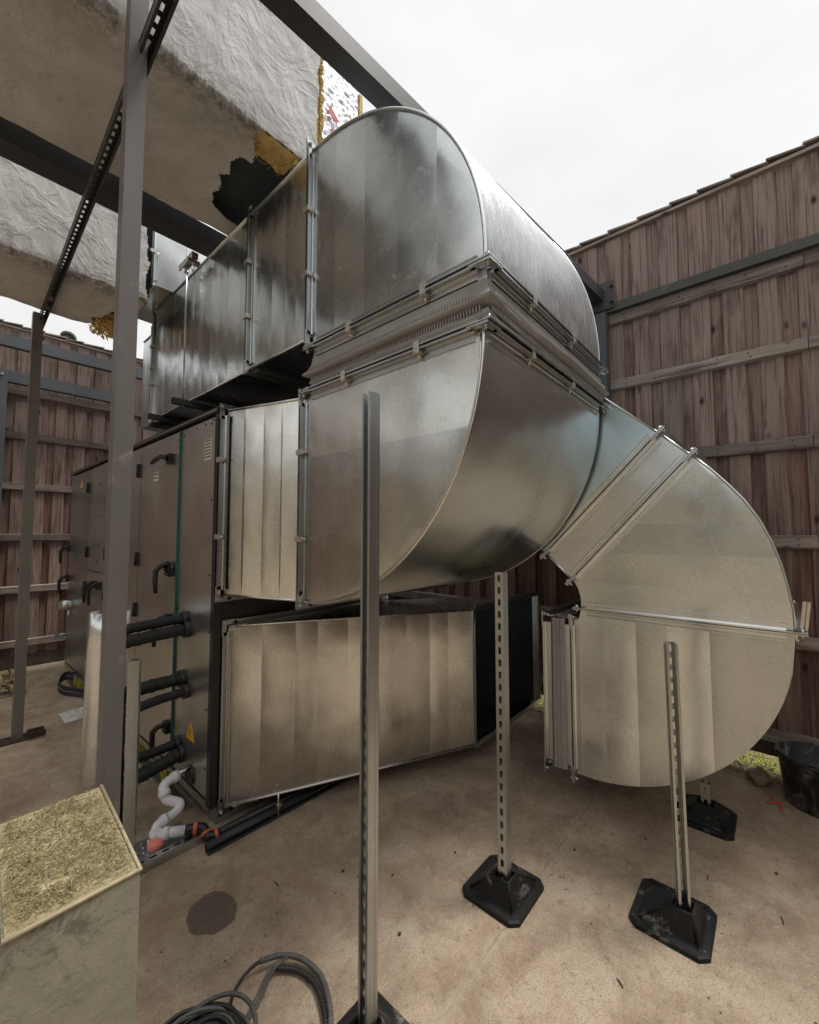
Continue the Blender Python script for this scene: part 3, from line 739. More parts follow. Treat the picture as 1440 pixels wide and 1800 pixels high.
oa = [(-.052, 1.141), (-.05, 1.23), (-.035, 1.33), (-.018, 1.42), (.01, 1.52), (.05, 1.62), (.10, 1.71), (.155, 1.785), (.22, 1.865), (.291, 1.936)]
poly = oa+[(.879, 1.291), (.852, 1.25), (.838, 1.20), (.835, 1.141)]
c_ = MB(); side_panel(c_, poly, XC, -1, False, .165, .006, .002, rngm); obj('side_sheet', c_, M['galv_cool'], root); c_ = MB(); side_panel(c_, poly, XD, 1, False, .2, .003, .002, rngm); obj('side_sheet', c_, M['galv_cool'], root)
c_ = MB(); wrap(c_, oa, XC, XD, 8, .01, False); wrap(c_, [(.879, 1.291), (.852, 1.25), (.838, 1.20), (.835, 1.141)], XC, XD, 4, 0, False); obj('curved_back', c_, M['galv_curve'], root)
c_ = MB(); seam(c_, oa, XC-.004, .0055); obj('edge_seam', c_, M['galv'], root)
flange(root, [(XC, -.052, 1.137), (XD, -.052, 1.137), (XD, .835, 1.137), (XC, .835, 1.137)], (0, 0, 1), mat=M['galv'])
sd = Vector((0, .291-.879, 1.936-1.291)).normalized(); dn_ = Vector((0, sd.z, -sd.y)).normalized()   # dn_: up the run
flange(root, [(XC, .879, 1.291), (XD, .879, 1.291), (XD, .291, 1.936), (XC, .291, 1.936)], -dn_, mat=M['galv'])
def slanted(label, b0, t0, b1, t1, mat, flanges, step):
    root = thing('duct_section', label, 'duct', ((XC+XD)/2, b0[0], b0[1]))
    B0, T0, B1, T1 = [[q(X, *p) for X in (XC, XD)] for p in (b0, t0, b1, t1)]
    c_ = MB()
    quad_panel(c_, B0[0], T0[0], T1[0], B1[0], step, .003, .002, rngm, (-1, 0, 0)); quad_panel(c_, B0[1], T0[1], T1[1], B1[1], step, .003, .002, rngm, (1, 0, 0))
    quad_panel(c_, T0[0], T0[1], T1[1], T1[0], .5, .002, .002, rngm, (0, -.7, .7)); quad_panel(c_, B0[0], B0[1], B1[1], B1[0], .5, .002, .002, rngm, (0, .7, -.7))
    obj('casing', c_, M[mat], root)
    for p_, r_ in ((B0, B1), (T0, T1)): c_ = MB(); c_.tube([p_[0]-q(.004, 0, 0), r_[0]-q(.004, 0, 0)], .006, 6); obj('edge_seam', c_, M['galv'], root)
    if 0 in flanges: flange(root, [B0[0], B0[1], T0[1], T0[0]], dn_, mat=M['galv'])
    if 1 in flanges: flange(root, [B1[0], B1[1], T1[1], T1[0]], -dn_, mat=M['galv'])
slanted('narrow slanting galvanised band between two diagonal flanges', (.882, 1.294), (.294, 1.939), (1.030, 1.434), (.424, 2.066), 'galv', (0, 1), .9)
slanted('galvanised duct piece, blue sky reflection put in its colour, sloping up behind the big lower elbow', (1.033, 1.437), (.427, 2.069), (1.72, 2.065), (1.10, 2.69), 'galv_sky_tint', (0,), .9)
# flexible joint at the mouth
root = thing('flexible_connector', 'pleated grey joint standing at the mouth of the free-standing elbow', 'duct connector', (2.9, .97, .2))
fb = MB(); ys = [.93, .945, .955, .965, .975, .985, .995, 1.01]; of2 = [.0, .004, .012, .002, .016, .004, .012, .0]
rc = [(XC, .218), (XD, .218), (XD, 1.065), (XC, 1.065)]
for i in range(4):
    p, r_ = rc[i], rc[(i+1) % 4]
    def fn(u, v, p=p, r_=r_):
        k = v*(len(ys)-1); j = min(int(k), len(ys)-2); fr = k-j; y = ys[j]*(1-fr)+ys[j+1]*fr; of = of2[j]*(1-fr)+of2[j+1]*fr
        x = p[0]*(1-u)+r_[0]*u; z = p[1]*(1-u)+r_[1]*u
        nx = (r_[1]-p[1]); nz_ = -(r_[0]-p[0]); l_ = math.hypot(nx, nz_); wv_ = .010*noise.noise(Vector((x*3, y*25, z*3)))*min(1, 10*min(u, 1-u))
        return (x-(-nx/l_)*0+nx/l_*(of+wv_), y, z+nz_/l_*(of+wv_))
    fb.grid(fn, 40, 28)
obj('fabric_bellows', fb, M['fabric'], root)
flange(root, rectYZ(XC, XD, .889, .218, 1.065), (0, 1, 0), mat=M['galv'])
flange(root, rectYZ(XC, XD, 1.052, .218, 1.065), (0, -1, 0), mat=M['galv'])
bt = MB(); bt.cur = .5
quad = [(2.44, 3.38), (.90, 1.04)]
# small strut end piece poking out at the front flange
mbp = MB(); channel(mbp, (2.45, -.078, 1.145), (2.45, -.092, 1.265), (-1, 0, 0), w_=.024, dpt=.024, slots=False)

# ------------------------------------------------------------------ air handling unit
AX0, AX1, AY0, AY1 = 1.0, 2.40, 2.275, 6.02
root = thing('air_handling_unit', 'long dark metal-panelled plant unit with black corner frame, handles and hinges', 'ventilation unit', (1.7, 4.1, 0))
b = MB(); b.box(AX0+.02, AX1, AY0+.02, AY1, .14, 2.22); obj('casing', b, M['frame_black'], root)
pz0, pz1 = .155, 2.205
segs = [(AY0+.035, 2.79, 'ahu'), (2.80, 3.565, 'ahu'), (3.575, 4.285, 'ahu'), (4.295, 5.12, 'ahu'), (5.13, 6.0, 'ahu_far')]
for k, (ya, yb, mt) in enumerate(segs):
    if k == 3:
        for (za, zb) in ((pz0, 1.20), (1.208, pz1)):
            b = MB(); b.cur = .3+.4*random.random(); b.box(AX0, AX0+.018, ya, yb, za, zb); obj('door', b, M[mt], root)
        continue
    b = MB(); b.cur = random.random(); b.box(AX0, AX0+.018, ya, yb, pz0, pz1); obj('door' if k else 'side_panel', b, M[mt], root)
b = MB(); b.box(AX0-.012, AX0+.022, 2.789, 2.801, .2, 2.205); obj('door_seal', b, M['seal'], root)
b = MB(); b.box(AX0-.004, AX0+.036, AY0-.006, AY0+.033, .12, 2.235); b.box(AX0+.036, AX1, AY0, AY0+.018, .13, .165); obj('corner_frame', b, M['frame_black'], root)
b = MB(); b.box(AX0-.012, AX0+.05, AY0-.006, AY1+.01, 2.222, 2.252); b.box(AX0+.05, AX1, AY0-.006, AY1, 2.222, 2.244)
obj('top_frame', b, M['frame_black'], root)
b = MB(); b.box(AX0-.018, AX0-.013, AY0, AY1, 2.230, 2.238); obj('top_trim', b, M['bright'], root)
b = MB(); b.box(AX0+.04, AX1-.002, AY0+.002, AY0+.018, .165, 2.22); e = obj('end_panel', b, M['frame_black'], root)
for x_ in (1.25, 1.45, 1.65, 1.85, 2.05):
    for z_ in (1.10, 1.18): b = MB(); b.cyl((x_, AY0+.003, z_), (x_, AY0-.003, z_), .006, 8); obj('rivet', b, M['black'], e)
b = MB()
for z_ in (2.19, 1.744, 1.327, 1.02, .609, .3):
    b.cyl((AX0, 2.335, z_), (AX0-.004, 2.335, z_), .006, 8)
for y_, z_ in ((2.36, 2.175), (2.44, 2.185), (2.56, 2.18), (2.75, 2.17), (2.83, 2.15), (2.775, 1.1), (2.83, 2.11)): b.cyl((AX0, y_, z_), (AX0-.004, y_, z_), .006, 8)
for j in range(10): b.cyl((AX0, 5.60, 1.38-.065*j), (AX0-.003, 5.60, 1.38-.065*j), .008, 6)
for y_, z_ in ((4.75, 2.03), (4.75, 1.72), (4.75, 1.45), (4.75, 1.3)): b.cyl((AX0, y_, z_), (AX0-.004, y_, z_), .010, 6)
obj('rivets', b, M['black'], root)
# base frame with yellow lifting blocks
b = MB()
b.box(AX0+.002, AX0+.045, AY0+.02, AY1, .095, .136); b.box(AX0-.03, AX0+.02, 2.55, AY1-.05, 0.004, .016); b.box(AX0+.05, AX1-.03, AY0+.03, AY1-.1, 0.002, .095)
base = obj('base_frame', b, M['strut'], root)
for y_ in (2.92, 3.45, 4.5, 5.25, 5.45, 5.8):
    b = MB(); b.box(AX0-.004, AX0+.046, y_-.05, y_+.05, .018, .093); b.prism([(AX0-.006, y_-.035, .03), (AX0-.006, y_+.035, .03), (AX0-.006, y_, .08)], (-.003, 0, 0)); obj('lifting_block', b, M['yellow'], base)
# hinges
for (y_, z_) in ((3.585, 2.03), (3.567, 1.37), (3.567, 1.00), (4.30, 2.03), (4.33, 1.385), (4.42, 1.385), (4.31, 1.03), (4.42, 1.03), (5.155, 2.02), (5.11, 1.38), (5.03, 1.04), (5.15, 1.04), (4.9, .43)):
    b = MB(); b.box(AX0-.018, AX0+.001, y_-.018, y_+.018, z_-.05, z_+.05); b.cyl((AX0-.020, y_, z_-.05), (AX0-.020, y_, z_+.05), .009, 8)
    obj('hinge', b, M['black'], root)
# handles: lever that juts out and drops
def handle(y_, z_, horiz=False, dirn=1):
    b = MB(); b.box(AX0-.03, AX0+.001, y_-.03, y_+.03, z_-.035, z_+.03)
    if horiz: pts = [(AX0-.03, y_, z_), (AX0-.06, y_+.03*dirn, z_+.012), (AX0-.065, y_+.10*dirn, z_), (AX0-.06, y_+.20*dirn, z_-.012)]
    else: pts = [(AX0-.02, y_-.01, z_+.02), (AX0-.055, y_+.02, z_+.005), (AX0-.075, y_+.05, z_-.03), (AX0-.075, y_+.055, z_-.09), (AX0-.07, y_+.055, z_-.17)]
    b.tube(pts, [.016]*(len(pts)-1)+[.012], 8); obj('door_handle', b, M['black'], root)
handle(2.94, 2.045, True); handle(2.90, 1.35); handle(2.895, 1.02); handle(2.86, .37)
handle(4.60, 1.09); handle(4.78, 1.09); handle(5.95, 1.40); handle(5.95, 1.07)
b = MB(); b.cyl((AX0+.002, 2.87, 1.335), (AX0-.03, 2.87, 1.335), .05, 12)
for k in range(6): b.cyl((AX0-.03, 2.87+.035*math.cos(k*1.047), 1.335+.035*math.sin(k*1.047)), (AX0-.045, 2.87+.035*math.cos(k*1.047), 1.335+.035*math.sin(k*1.047)), .010, 8)
obj('lock_knob', b, M['black'], root)
b = MB(); b.cyl((AX0+.001, 5.75, .80), (AX0-.09, 5.75, .80), .055, 16); b.box(AX0-.12, AX0-.09, 5.70, 5.80, .76, .84); b.cyl((AX0-.03, 5.72, .74), (AX0-.03, 5.72, .66), .012, 8); obj('isolator_switch', b, M['bright'], root)
b = MB(); b.cyl((AX0+.001, 5.95, .45), (AX0-.08, 5.95, .45), .02, 10); b.box(AX0-.10, AX0-.07, 5.92, 5.98, .41, .49); obj('tap', b, M['strut'], root)
# stickers
def sticker(y0, y1, z0, z1, rows):
    b = MB(); b.box(AX0-.0016, AX0-.0002, y0, y1, z0, z1); st = obj('sticker', b, M['paper'], root)
    b = MB(); rr = random.Random(3)
    for k in range(rows):
        z = z1-(k+.7)*(z1-z0)/(rows+.4); y = y1-.006
        while y > y0+.012:
            l_ = min(rr.uniform(.006, .022), y-y0-.006); b.box(AX0-.0026, AX0-.0017, y-l_, y, z, z+(z1-z0)/(rows+.4)*.4); y -= l_+.005
    obj('print', b, M['ink'], st)
sticker(2.358, 2.452, 1.975, 2.092, 6); sticker(3.20, 3.28, 1.925, 1.985, 2)
b = MB()
for (y_, z_, s_) in ((2.535, .43, .055), (3.166, .437, .03), (5.514, 2.09, .05)):
    b.prism([(AX0-.0003, y_-s_, z_-s_*.8), (AX0-.0003, y_+s_, z_-s_*.8), (AX0-.0003, y_, z_+s_)], (-.0015, 0, 0))
wt = obj('warning_sign', b, M['warn'], root)
b = MB(); b.prism([(AX0-.002, 2.55, .41), (AX0-.002, 2.535, .425), (AX0-.002, 2.528, .455), (AX0-.002, 2.54, .435)], (-.001, 0, 0)); obj('lightning_mark', b, M['ink'], wt)
# pipe collars
for (y_, z_, r_) in ((2.64, 1.055, .032), (2.60, 1.00, .036), (2.655, .705, .036), (2.585, .650, .030), (2.69, .325, .030), (2.63, .285, .036)): b = MB(); b.cyl((AX0+.001, y_, z_), (AX0-.03, y_, z_), r_*1.35, 16); obj('pipe_collar', b, M['black'], root)
b = MB(); b.cyl((AX0+.001, 2.52, .2), (AX0-.012, 2.52, .2), .052, 20); obj('pipe_collar', b, M['black'], root)

# ------------------------------------------------------------------ insulated pipes
def foam_pipe(y0, z0, z1, r, label, xe=.66, ye=0):
    pts = []; n = 26
    for i in range(n+1):
        u = i/n; x = AX0-.02-(AX0-.02-xe)*u
        pts.append((x, y0+ye*u+.006*noise.noise(Vector((x*9, z0*7, 1))), z0+(z1-z0)*u+.006*noise.noise(Vector((x*9, z0*5, 5)))))
    x, y, z = pts[-1]
    for k in range(1, 6): a = k*18; pts.append((x-.06*math.sin(R_(a)), y, z-.06*(1-math.cos(R_(a)))))
    x, y, z = pts[-1]; pts += [(x, y, z-.06), (x, y, max(.01, min(z-.12, .012+0*z)))]
    rs = [r*1.18*(1+.20*noise.noise(Vector((i*.7, z0*9, 2)))) for i in range(len(pts))]
    b = MB(); b.tube(pts, rs, 12); return single('insulated_pipe', b, M['foam'], label, 'pipe', (pts[-1][0], pts[-1][1], 0), 'black foam covered pipes leaving the plant unit')
foam_pipe(2.64, 1.055, 1.045, .024, 'thinner black foam pipe, upper one of the top pair on the plant unit', .72)
foam_pipe(2.60, 1.00, .985, .028, 'thicker black foam pipe, lower one of the top pair on the plant unit', .70)
foam_pipe(2.655, .705, .69, .030, 'thick black foam pipe, upper one of the middle pair on the plant unit', .74, .02)
foam_pipe(2.585, .650, .63, .021, 'slim black foam pipe, lower one of the middle pair on the plant unit', .70, -.02)
foam_pipe(2.69, .325, .30, .022, 'slim black foam pipe, upper one of the bottom pair on the plant unit', .76, .03)
foam_pipe(2.63, .285, .245, .030, 'thick black foam pipe, lower one of the bottom pair just above the white drain trap', .73, -.02)

# ------------------------------------------------------------------ drain trap
root = thing('drain_trap', 'white plastic U-bend trap with black elbow and orange collars at the foot of the unit', 'drain pipe', (.85, 2.3, 0))
def smooth(pts, k=6):
    P = [Vector(p) for p in pts]; o = []
    for i in range(len(P)-1):
        p0 = P[max(i-1, 0)]; p1 = P[i]; p2 = P[i+1]; p3 = P[min(i+2, len(P)-1)]
        for j in range(k):
            t = j/k; o.append(.5*((2*p1)+(p2-p0)*t+(2*p0-5*p1+4*p2-p3)*t*t+(-p0+3*p1-3*p2+p3)*t**3))
    return o+[P[-1]]
b = MB(); b.tube(smooth([(.93, 2.50, .235), (.88, 2.49, .234), (.85, 2.48, .222), (.845, 2.465, .195), (.855, 2.445, .165), (.885, 2.425, .148), (.905, 2.41, .135), (.895, 2.395, .118), (.86, 2.385, .108), (.81, 2.375, .104), (.785, 2.365, .095), (.78, 2.36, .075), (.78, 2.36, .05)], 5), .0235, 16); obj('trap_bend', b, M['white_plastic'], root)
b = MB(); b.cyl((.99, 2.52, .242), (.92, 2.505, .237), .013, 12); obj('spigot', b, M['bright'], root)
b = MB()
for p, p2 in (((.925, 2.503, .236), (.895, 2.495, .235)), ((.845, 2.468, .205), (.850, 2.452, .180)), ((.835, 2.38, .106), (.81, 2.375, .104)), ((.78, 2.36, .085), (.78, 2.36, .055)), ((.80, 2.325, .075), (.825, 2.313, .073))): b.cyl(p, p2, .029, 16)
obj('collar', b, M['white_plastic'], root)
b = MB(); b.lathe((.78, 2.36, 0), [(.0, .002), (.030, .002), (.036, .012), (.036, .05), (.031, .056)], 20); obj('cup', b, M['clear_plastic'], root)
b = MB(); b.lathe((.772, 2.325, 0), [(0, .0205), (.026, .018), (.034, .030), (.036, .046), (.028, .062), (.0, .068)], 18); obj('float_ball', b, M['pink'], root)
b = MB(); b.cyl((.782, 2.335, .078), (.885, 2.275, .070), .0235, 16); obj('outlet_pipe', b, M['white_plastic'], root)
b = MB(); b.tube(smooth([(.885, 2.275, .070), (.925, 2.257, .068), (.955, 2.24, .062), (.962, 2.22, .04), (.965, 2.20, .035), (.985, 2.185, .035), (1.01, 2.18, .035)]), .0235, 14); obj('black_elbow', b, M['black'], root)
b = MB()
for p, p2 in (((.918, 2.260, .068), (.934, 2.252, .067)), ((.961, 2.222, .046), (.963, 2.212, .038)), ((.990, 2.184, .035), (1.006, 2.181, .035))): b.cyl(p, p2, .027, 16)
obj('orange_collar', b, M['orange'], root)
b = MB(); b.tube([(1.012, 2.18, .035), (1.5, 2.16, .037), (2.3, 2.13, .040)], .022, 14)
single('waste_pipe', b, M['black'], 'black waste pipe lying along the ground under the slanting duct', 'pipe', (1.6, 2.16, 0))
b = MB(); channel(b, (.93, 2.13, .022), (2.3, 2.085, .022), (0, -1, 0))
single('strut_channel', b, M['beam'], 'dark strut channel on the ground in front of the black waste pipe', 'strut channel', (1.6, 2.1, 0))
root = thing('strut_channel', 'slotted galvanised channel on the ground under the white drain trap', 'strut channel', (.7, 2.25, 0))
b = MB(); channel(b, (.50, 2.245, .022), (.97, 2.245, .022), (0, 0, -1)); obj('rail', b, M['strut'], root)
b = MB(); b.box(.52, .93, 2.275, 2.46, .003, .008); obj('tray', b, M['strut'], root)
rr = random.Random(4); b = MB()
for k in range(60):
    x_, y_ = rr.uniform(.54, .9), rr.uniform(2.28, 2.45); s_ = rr.uniform(.003, .008); b.obox((x_, y_, .0082), (s_, rr.uniform(-s_, s_), 0), (rr.uniform(-s_, s_)*.5, s_, 0), (0, 0, s_*.6))
obj('grit', b, M['rag'], root).__setitem__('kind', 'stuff')
# pipe clips on the ground pipe
for k, x_ in enumerate((1.30, 1.62)):
    b = MB(); b.cyl((x_, 2.10, 0), (x_, 2.10, .14), .005, 8); b.cyl((x_, 2.10, .05), (x_, 2.10, .062), .012, 6); b.box(x_-.015, x_+.015, 2.085, 2.115, .064, .078)
    single('threaded_stud', b, M['bright'], ['bright threaded stud with nut by the dark ground channel, nearer the unit corner', 'bright threaded stud with nut by the dark ground channel, farther under the duct'][k], 'bolt', (x_, 2.1, 0))

# ------------------------------------------------------------------ support stands
def stand(label, cx, cy, px_, py_, ztop, openv, dx=.29, dy=.27, lean=(0, 0)):
    root = thing('support_stand', label, 'support stand', (cx, cy, 0), 'strut stands on black rubber feet')
    b = MB(); hx, hy, ch = dx/2, dy/2, .03
    def ring(hx, hy, ch, z, ox=0, oy=0): return [(cx+ox+a*hx-(ch*a if s else 0), cy+oy+b_*hy-(0 if s else ch*b_), z) for (a, b_, s) in ((1, 1, 1), (1, 1, 0), (1, -1, 0), (1, -1, 1), (-1, -1, 1), (-1, -1, 0), (-1, 1, 0), (-1, 1, 1))]
    R4 = [ring(hx, hy, ch, .0), ring(hx, hy, ch, .016), ring(hx-.006, hy-.006, ch, .021), ring(hx-.026, hy-.026, .022, .022), ring(hx-.032, hy-.032, .02, .030),
          ring(.040, .040, .006, .112, (px_-cx), (py_-cy)), ring(.032, .032, .005, .112, (px_-cx), (py_-cy)), ring(.031, .031, .005, .085, (px_-cx), (py_-cy))]
    base_ = len(b.v)
    for rg in R4: b.v += rg
    for i in range(len(R4)-1):
        for k in range(8): b.face([base_+i*8+k, base_+(i+1)*8+k, base_+(i+1)*8+(k+1) % 8, base_+i*8+(k+1) % 8])
    b.face([base_+k for k in range(8)]); b.face([base_+7*8+k for k in range(7, -1, -1)])
    for sx in (-1, 1):
        for sy in (-1, 1):
            p0 = Vector((px_+sx*.034, py_+sy*.034, .113)); p1 = Vector((cx+sx*(hx-.036), cy+sy*(hy-.036), .030)); b.tube([p0, p1], .0045, 5)
    obj('rubber_foot', b, M['rubber'], root)
    b = MB(); channel(b, (px_, py_, .087), (px_+lean[0], py_+lean[1], ztop), openv); obj('post', b, M['strut'], root)
    return root
stand('tallest strut stand, in the foreground, its foot cut off by the bottom picture edge', .90, .955, .90, .955, 2.00, (-1, .05, 0), lean=(.0, .0))
stand('slotted strut stand just under the far edge of the big lower elbow', 1.70, .948, 1.655, .915, 1.385, (1, 0, 0), lean=(0, 0))
stand('strut stand right in front of the free-standing quarter-round elbow', 2.03, .365, 1.985, .32, 1.115, (-1, -.45, 0), lean=(-.012, .012))
stand('strut stand hidden behind the free-standing elbow, only its black foot showing', 2.85, .345, 2.80, .33, .215, (1, 0, 0))

# ------------------------------------------------------------------ steel frame
b = MB(); b.box(.375, .431, 1.634, 1.690, .012, 5.0)
root = thing('steel_post', 'thick grey painted steel post at the left, standing before the plant unit', 'steel post', (.403, 1.662, 0))
obj('shaft', b, M['post'], root); b = MB(); b.box(.343, .463, 1.602, 1.722, 0, .012); obj('base_plate', b, M['rust'], root)
b = MB(); b.box(-3.2, 3.50, 2.79, 2.93, 3.50, 3.625); single('steel_beam', b, M['beam'], 'dark steel beam passing behind the thick post, under the big wrapped duct', 'steel beam', (0, 2.86, 3.5))
o0 = q(-.6, 1.69, 3.828); o1 = q(3.50, 1.074, 3.445); b = MB(); dd = o1-o0; b.obox(o0+q(0, -.10, 0), dd, q(0, .10, 0), q(0, 0, .092))
root = thing('steel_beam', 'dark steel beam crossing the sky above the top elbow to the right fence', 'steel beam', o0)
obj('beam', b, M['beam_top'], root)
b = MB(); b.box(3.502, 3.512, .90, 1.08, 3.37, 3.60); b.cyl((3.50, .915, 3.55), (3.47, .915, 3.55), .012, 8); b.cyl((3.50, .915, 3.42), (3.47, .915, 3.42), .012, 8); obj('end_plate', b, M['beam'], root)
b = MB(); b.box(3.46, 3.555, .955, 1.05, 0, 3.335); single('steel_post', b, M['blue_steel'], 'dark blue-grey steel post against the right fence behind the elbows', 'steel post', (3.5, 1.0, 0))
b = MB(); b.box(3.515, 3.56, -3.2, 1.10, 3.345, 3.412); single('steel_rail', b, M['moss_steel'], 'long mossy steel bar fixed along the right fence above its top rail', 'steel bar', (3.54, -1, 3.35))
b = MB(); b.box(-2.0, 3.4, 6.47, 6.56, 3.70, 3.83); single('steel_beam', b, M['blue_steel'], 'blue-grey steel beam just under the top of the far fence', 'steel beam', (0, 6.5, 3.7))
root = thing('steel_goalpost', 'lower blue-grey steel frame with two legs standing before the far fence', 'steel frame', (1.0, 6.45, 0))
b = MB(); b.box(.30, 1.56, 6.40, 6.48, 3.27, 3.40); obj('crossbar', b, M['blue_steel'], root)
b = MB(); b.box(.30, .46, 6.395, 6.485, 0, 3.268); obj('leg', b, M['blue_steel'], root)
b = MB(); b.box(1.515, 1.555, 6.40, 6.48, 0, 3.268); obj('leg', b, M['blue_steel'], root)
b = MB()
for x_ in (.33, .41): b.cyl((x_, 6.40, 3.34), (x_, 6.38, 3.34), .014, 6)
obj('bolts', b, M['bright'], root)
root = thing('prop_post', 'slim weathered prop post at far left with a rusty foot plate', 'post', (.46, 4.37, 0))
b = MB(); b.box(.435, .498, 4.348, 4.412, 0.012, 3.32); obj('shaft', b, M['prop'], root)
b = MB(); b.box(.36, .56, 4.30, 4.44, .0, .012); b.box(.52, .62, 4.27, 4.285, .012, .055); b.box(.52, .62, 4.35, 4.365, .012, .055); obj('foot_plate', b, M['rust'], root)
b = MB(); channel(b, (.418, 1.20, 3.29), (.500, 4.60, 3.29), (0, 0, -1), w_=.046, dpt=.048)
single('strut_channel', b, M['beam'], 'long perforated strut slung under both wrapped ducts, light showing through its slots', 'strut channel', (.46, 3, 3.3))
# trapeze hanger
root = thing('trapeze_hanger', 'thin threaded rod hanger carrying a channel under the long high duct', 'duct hanger', (1.12, 3.13, 2.48))
b = MB(); b.cyl((1.12, 3.13, 2.46), (1.12, 3.13, 3.66), .0055, 8); obj('rod', b, M['strut'], root)
b = MB(); channel(b, (1.05, 3.13, 2.488), (2.5, 3.13, 2.488), (0, 0, -1)); obj('cross_channel', b, M['beam'], root)
b = MB(); channel(b, (1.10, 2.935, 3.476), (1.10, 3.17, 3.476), (0, 0, -1), slots=False)
b.cyl((1.12, 3.13, 3.44), (1.12, 3.13, 3.455), .013, 6); b.cyl((1.12, 3.13, 3.498), (1.12, 3.13, 3.51), .013, 6); b.box(1.06, 1.14, 2.95, 2.99, 3.43, 3.452); b.tube([(1.11, 2.97, 3.43), (1.11, 2.975, 3.40), (1.11, 3.0, 3.395), (1.11, 3.01, 3.42)], .004, 6)
obj('beam_clamp', b, M['bright'], root)
b = MB(); channel(b, (1.08, 3.72, 2.496), (2.5, 3.72, 2.496), (0, 0, -1)); single('strut_channel', b, M['beam'], 'second dark cross channel under the far part of the long high duct', 'strut channel', (1.7, 3.72, 2.48))

# ------------------------------------------------------------------ insulated ducts
def inpoly(x, y, P):
    c = False; n = len(P)
    for i in range(n):
        (x1, y1), (x2, y2) = P[i], P[(i+1) % n]
        if (y1 > y) != (y2 > y) and x < (x2-x1)*(y-y1)/(y2-y1)+x1: c = not c
    return c
hole = [(.996, 1.79), (.985, 1.86), (.967, 1.888), (1.0, 1.94), (1.033, 1.997), (1.044, 2.044), (.983, 2.054), (.961, 2.126), (.997, 2.209), (.956, 2.255), (.985, 2.29), (1.002, 2.334), (.99, 2.40), (1.027, 2.493), (1.124, 2.54), (1.5, 2.60), (1.5, 1.80), (1.28, 1.80), (1.225, 1.80), (1.141, 1.79)]
inner = [(1.049, 2.027), (1.09, 2.015), (1.129, 2.02), (1.17, 2.035), (1.223, 2.027), (1.214, 1.948), (1.257, 1.88), (1.6, 1.88), (1.6, 2.75), (.98, 2.60), (.97, 2.40), (.96, 2.2), (.94, 2.1), (1.0, 2.08)]
def wrapped_duct(root, X0, X1, Y0, Y1, Z0, Z1, holes, seed, endrag=.03):
    rr = random.Random(seed)
    # cross-section path: up the near side from bottom edge, under the bottom, up the far side
    xs_ = [X0+.025*i for i in range(int((X1-.5-X0)/.025))]; e0 = xs_[-1]; xs_ += [e0+(X1-e0)*i/70 for i in range(1, 71)]; nX = len(xs_)-1
    def lump(x, y, z, a): return a*noise.noise(Vector((x*1.6+seed, y*1.6, z*1.6)))+a*.5*noise.noise(Vector((x*5+seed, y*5, z*5)))+a*.25*noise.noise(Vector((x*13, y*13, z*13)))
    b = MB()
    path = [(Y0, Z1, 0, -1)]
    nz_ = 34
    for i in range(nz_+1): path.append((Y0, Z1+(Z0+.03-Z1)*i/nz_, -1, 0))
    for k in range(1, 5): a = R_(180+k*90/5); path.append((Y0+.03+.03*math.cos(a), Z0+.03+.03*math.sin(a), math.cos(a), math.sin(a)))
    ny_ = 110
    for i in range(ny_+1): path.append((Y0+.03+(Y1-Y0-.06)*i/ny_, Z0, 0, -1))
    for k in range(1, 4): a = R_(270+k*90/4); path.append((Y1-.03+.03*math.cos(a), Z0+.03+.03*math.sin(a), math.cos(a), math.sin(a)))
    for i in range(9): path.append((Y1, Z0+.03+(Z1-Z0-.03)*i/8, 1, 0))
    path = path[1:]; n = len(path)
    b0 = len(b.v)
    for i in range(nX+1):
        x = xs_[i]
        for (y, z, ny, nzz) in path:
            l_ = lump(x, y, z, .016)
            hem = math.exp(-((y-Y0)**2+(z-Z0)**2)/.003)
            l_ += hem*.012*noise.noise(Vector((x*22, 3, seed)))
            b.v.append((x, y+ny*l_, z+nzz*l_))
    for i in range(nX):
        xc = (xs_[i]+xs_[i+1])/2
        for j in range(n-1):
            y, z = (path[j][0]+path[j+1][0])/2, (path[j][1]+path[j+1][1])/2
            if z < Z0+.02 and any(inpoly(xc+.008*noise.noise(Vector((xc*40, y*40, 1))), y, h_) for h_ in holes): continue
            if xc > X1-endrag*(.5+noise.noise(Vector((z*9, y*9, seed)))): continue
            dd_ = math.hypot(max(0, z-Z0), max(0, y-Y0)) if z > Z0+.02 else y-Y0
            near = math.exp(-abs(y-Y0)/.08) if z <= Z0+.03 else math.exp(-(z-Z0)/.05)*(1 if y < (Y0+Y1)/2 else 0)
            b.cur = min(1, near*1.25+.04)
            b.face([b0+i*n+j, b0+i*n+j+1, b0+(i+1)*n+j+1, b0+(i+1)*n+j], True)
    return obj('canvas_jacket', b, M['canvas'], root)
ZT = 4.42
root = thing('insulated_duct', 'big overhead duct wrapped in dirty grey canvas, torn open above the high duct', 'insulated duct', (0, 2.3, 3.55))
wrapped_duct(root, -1.6, 1.325, 1.84, 2.72, 3.55, ZT, [hole], 3, .02)
b = MB(); b.box(-1.6, 1.72, 1.92, 2.64, 3.63, ZT-.05); obj('sheet_metal_core', b, M['core'], root)
b = MB(); b.grid(lambda u, v: (.90+.42*u, 1.87+.78*v, 3.592+.012*noise.noise(Vector((u*14, v*22, 3)))), 84, 156, True, lambda u, v: not inpoly(.90+.42*u, 1.87+.78*v, inner))
b.box(1.20, 1.345, 1.868, 1.90, 3.57, ZT-.02)
rr = random.Random(9)
for k in range(70):       # hanging fibres along the rip
    x_ = rr.uniform(1.02, 1.30); y_ = rr.uniform(1.84, 2.0); p = Vector((x_, y_, 3.58)); pts = [p]
    for s_ in range(4): p = p+Vector((rr.uniform(-.02, .03), rr.uniform(-.02, .03), rr.uniform(-.018, .004))); pts.append(p)
    b.tube(pts, .0013, 3)
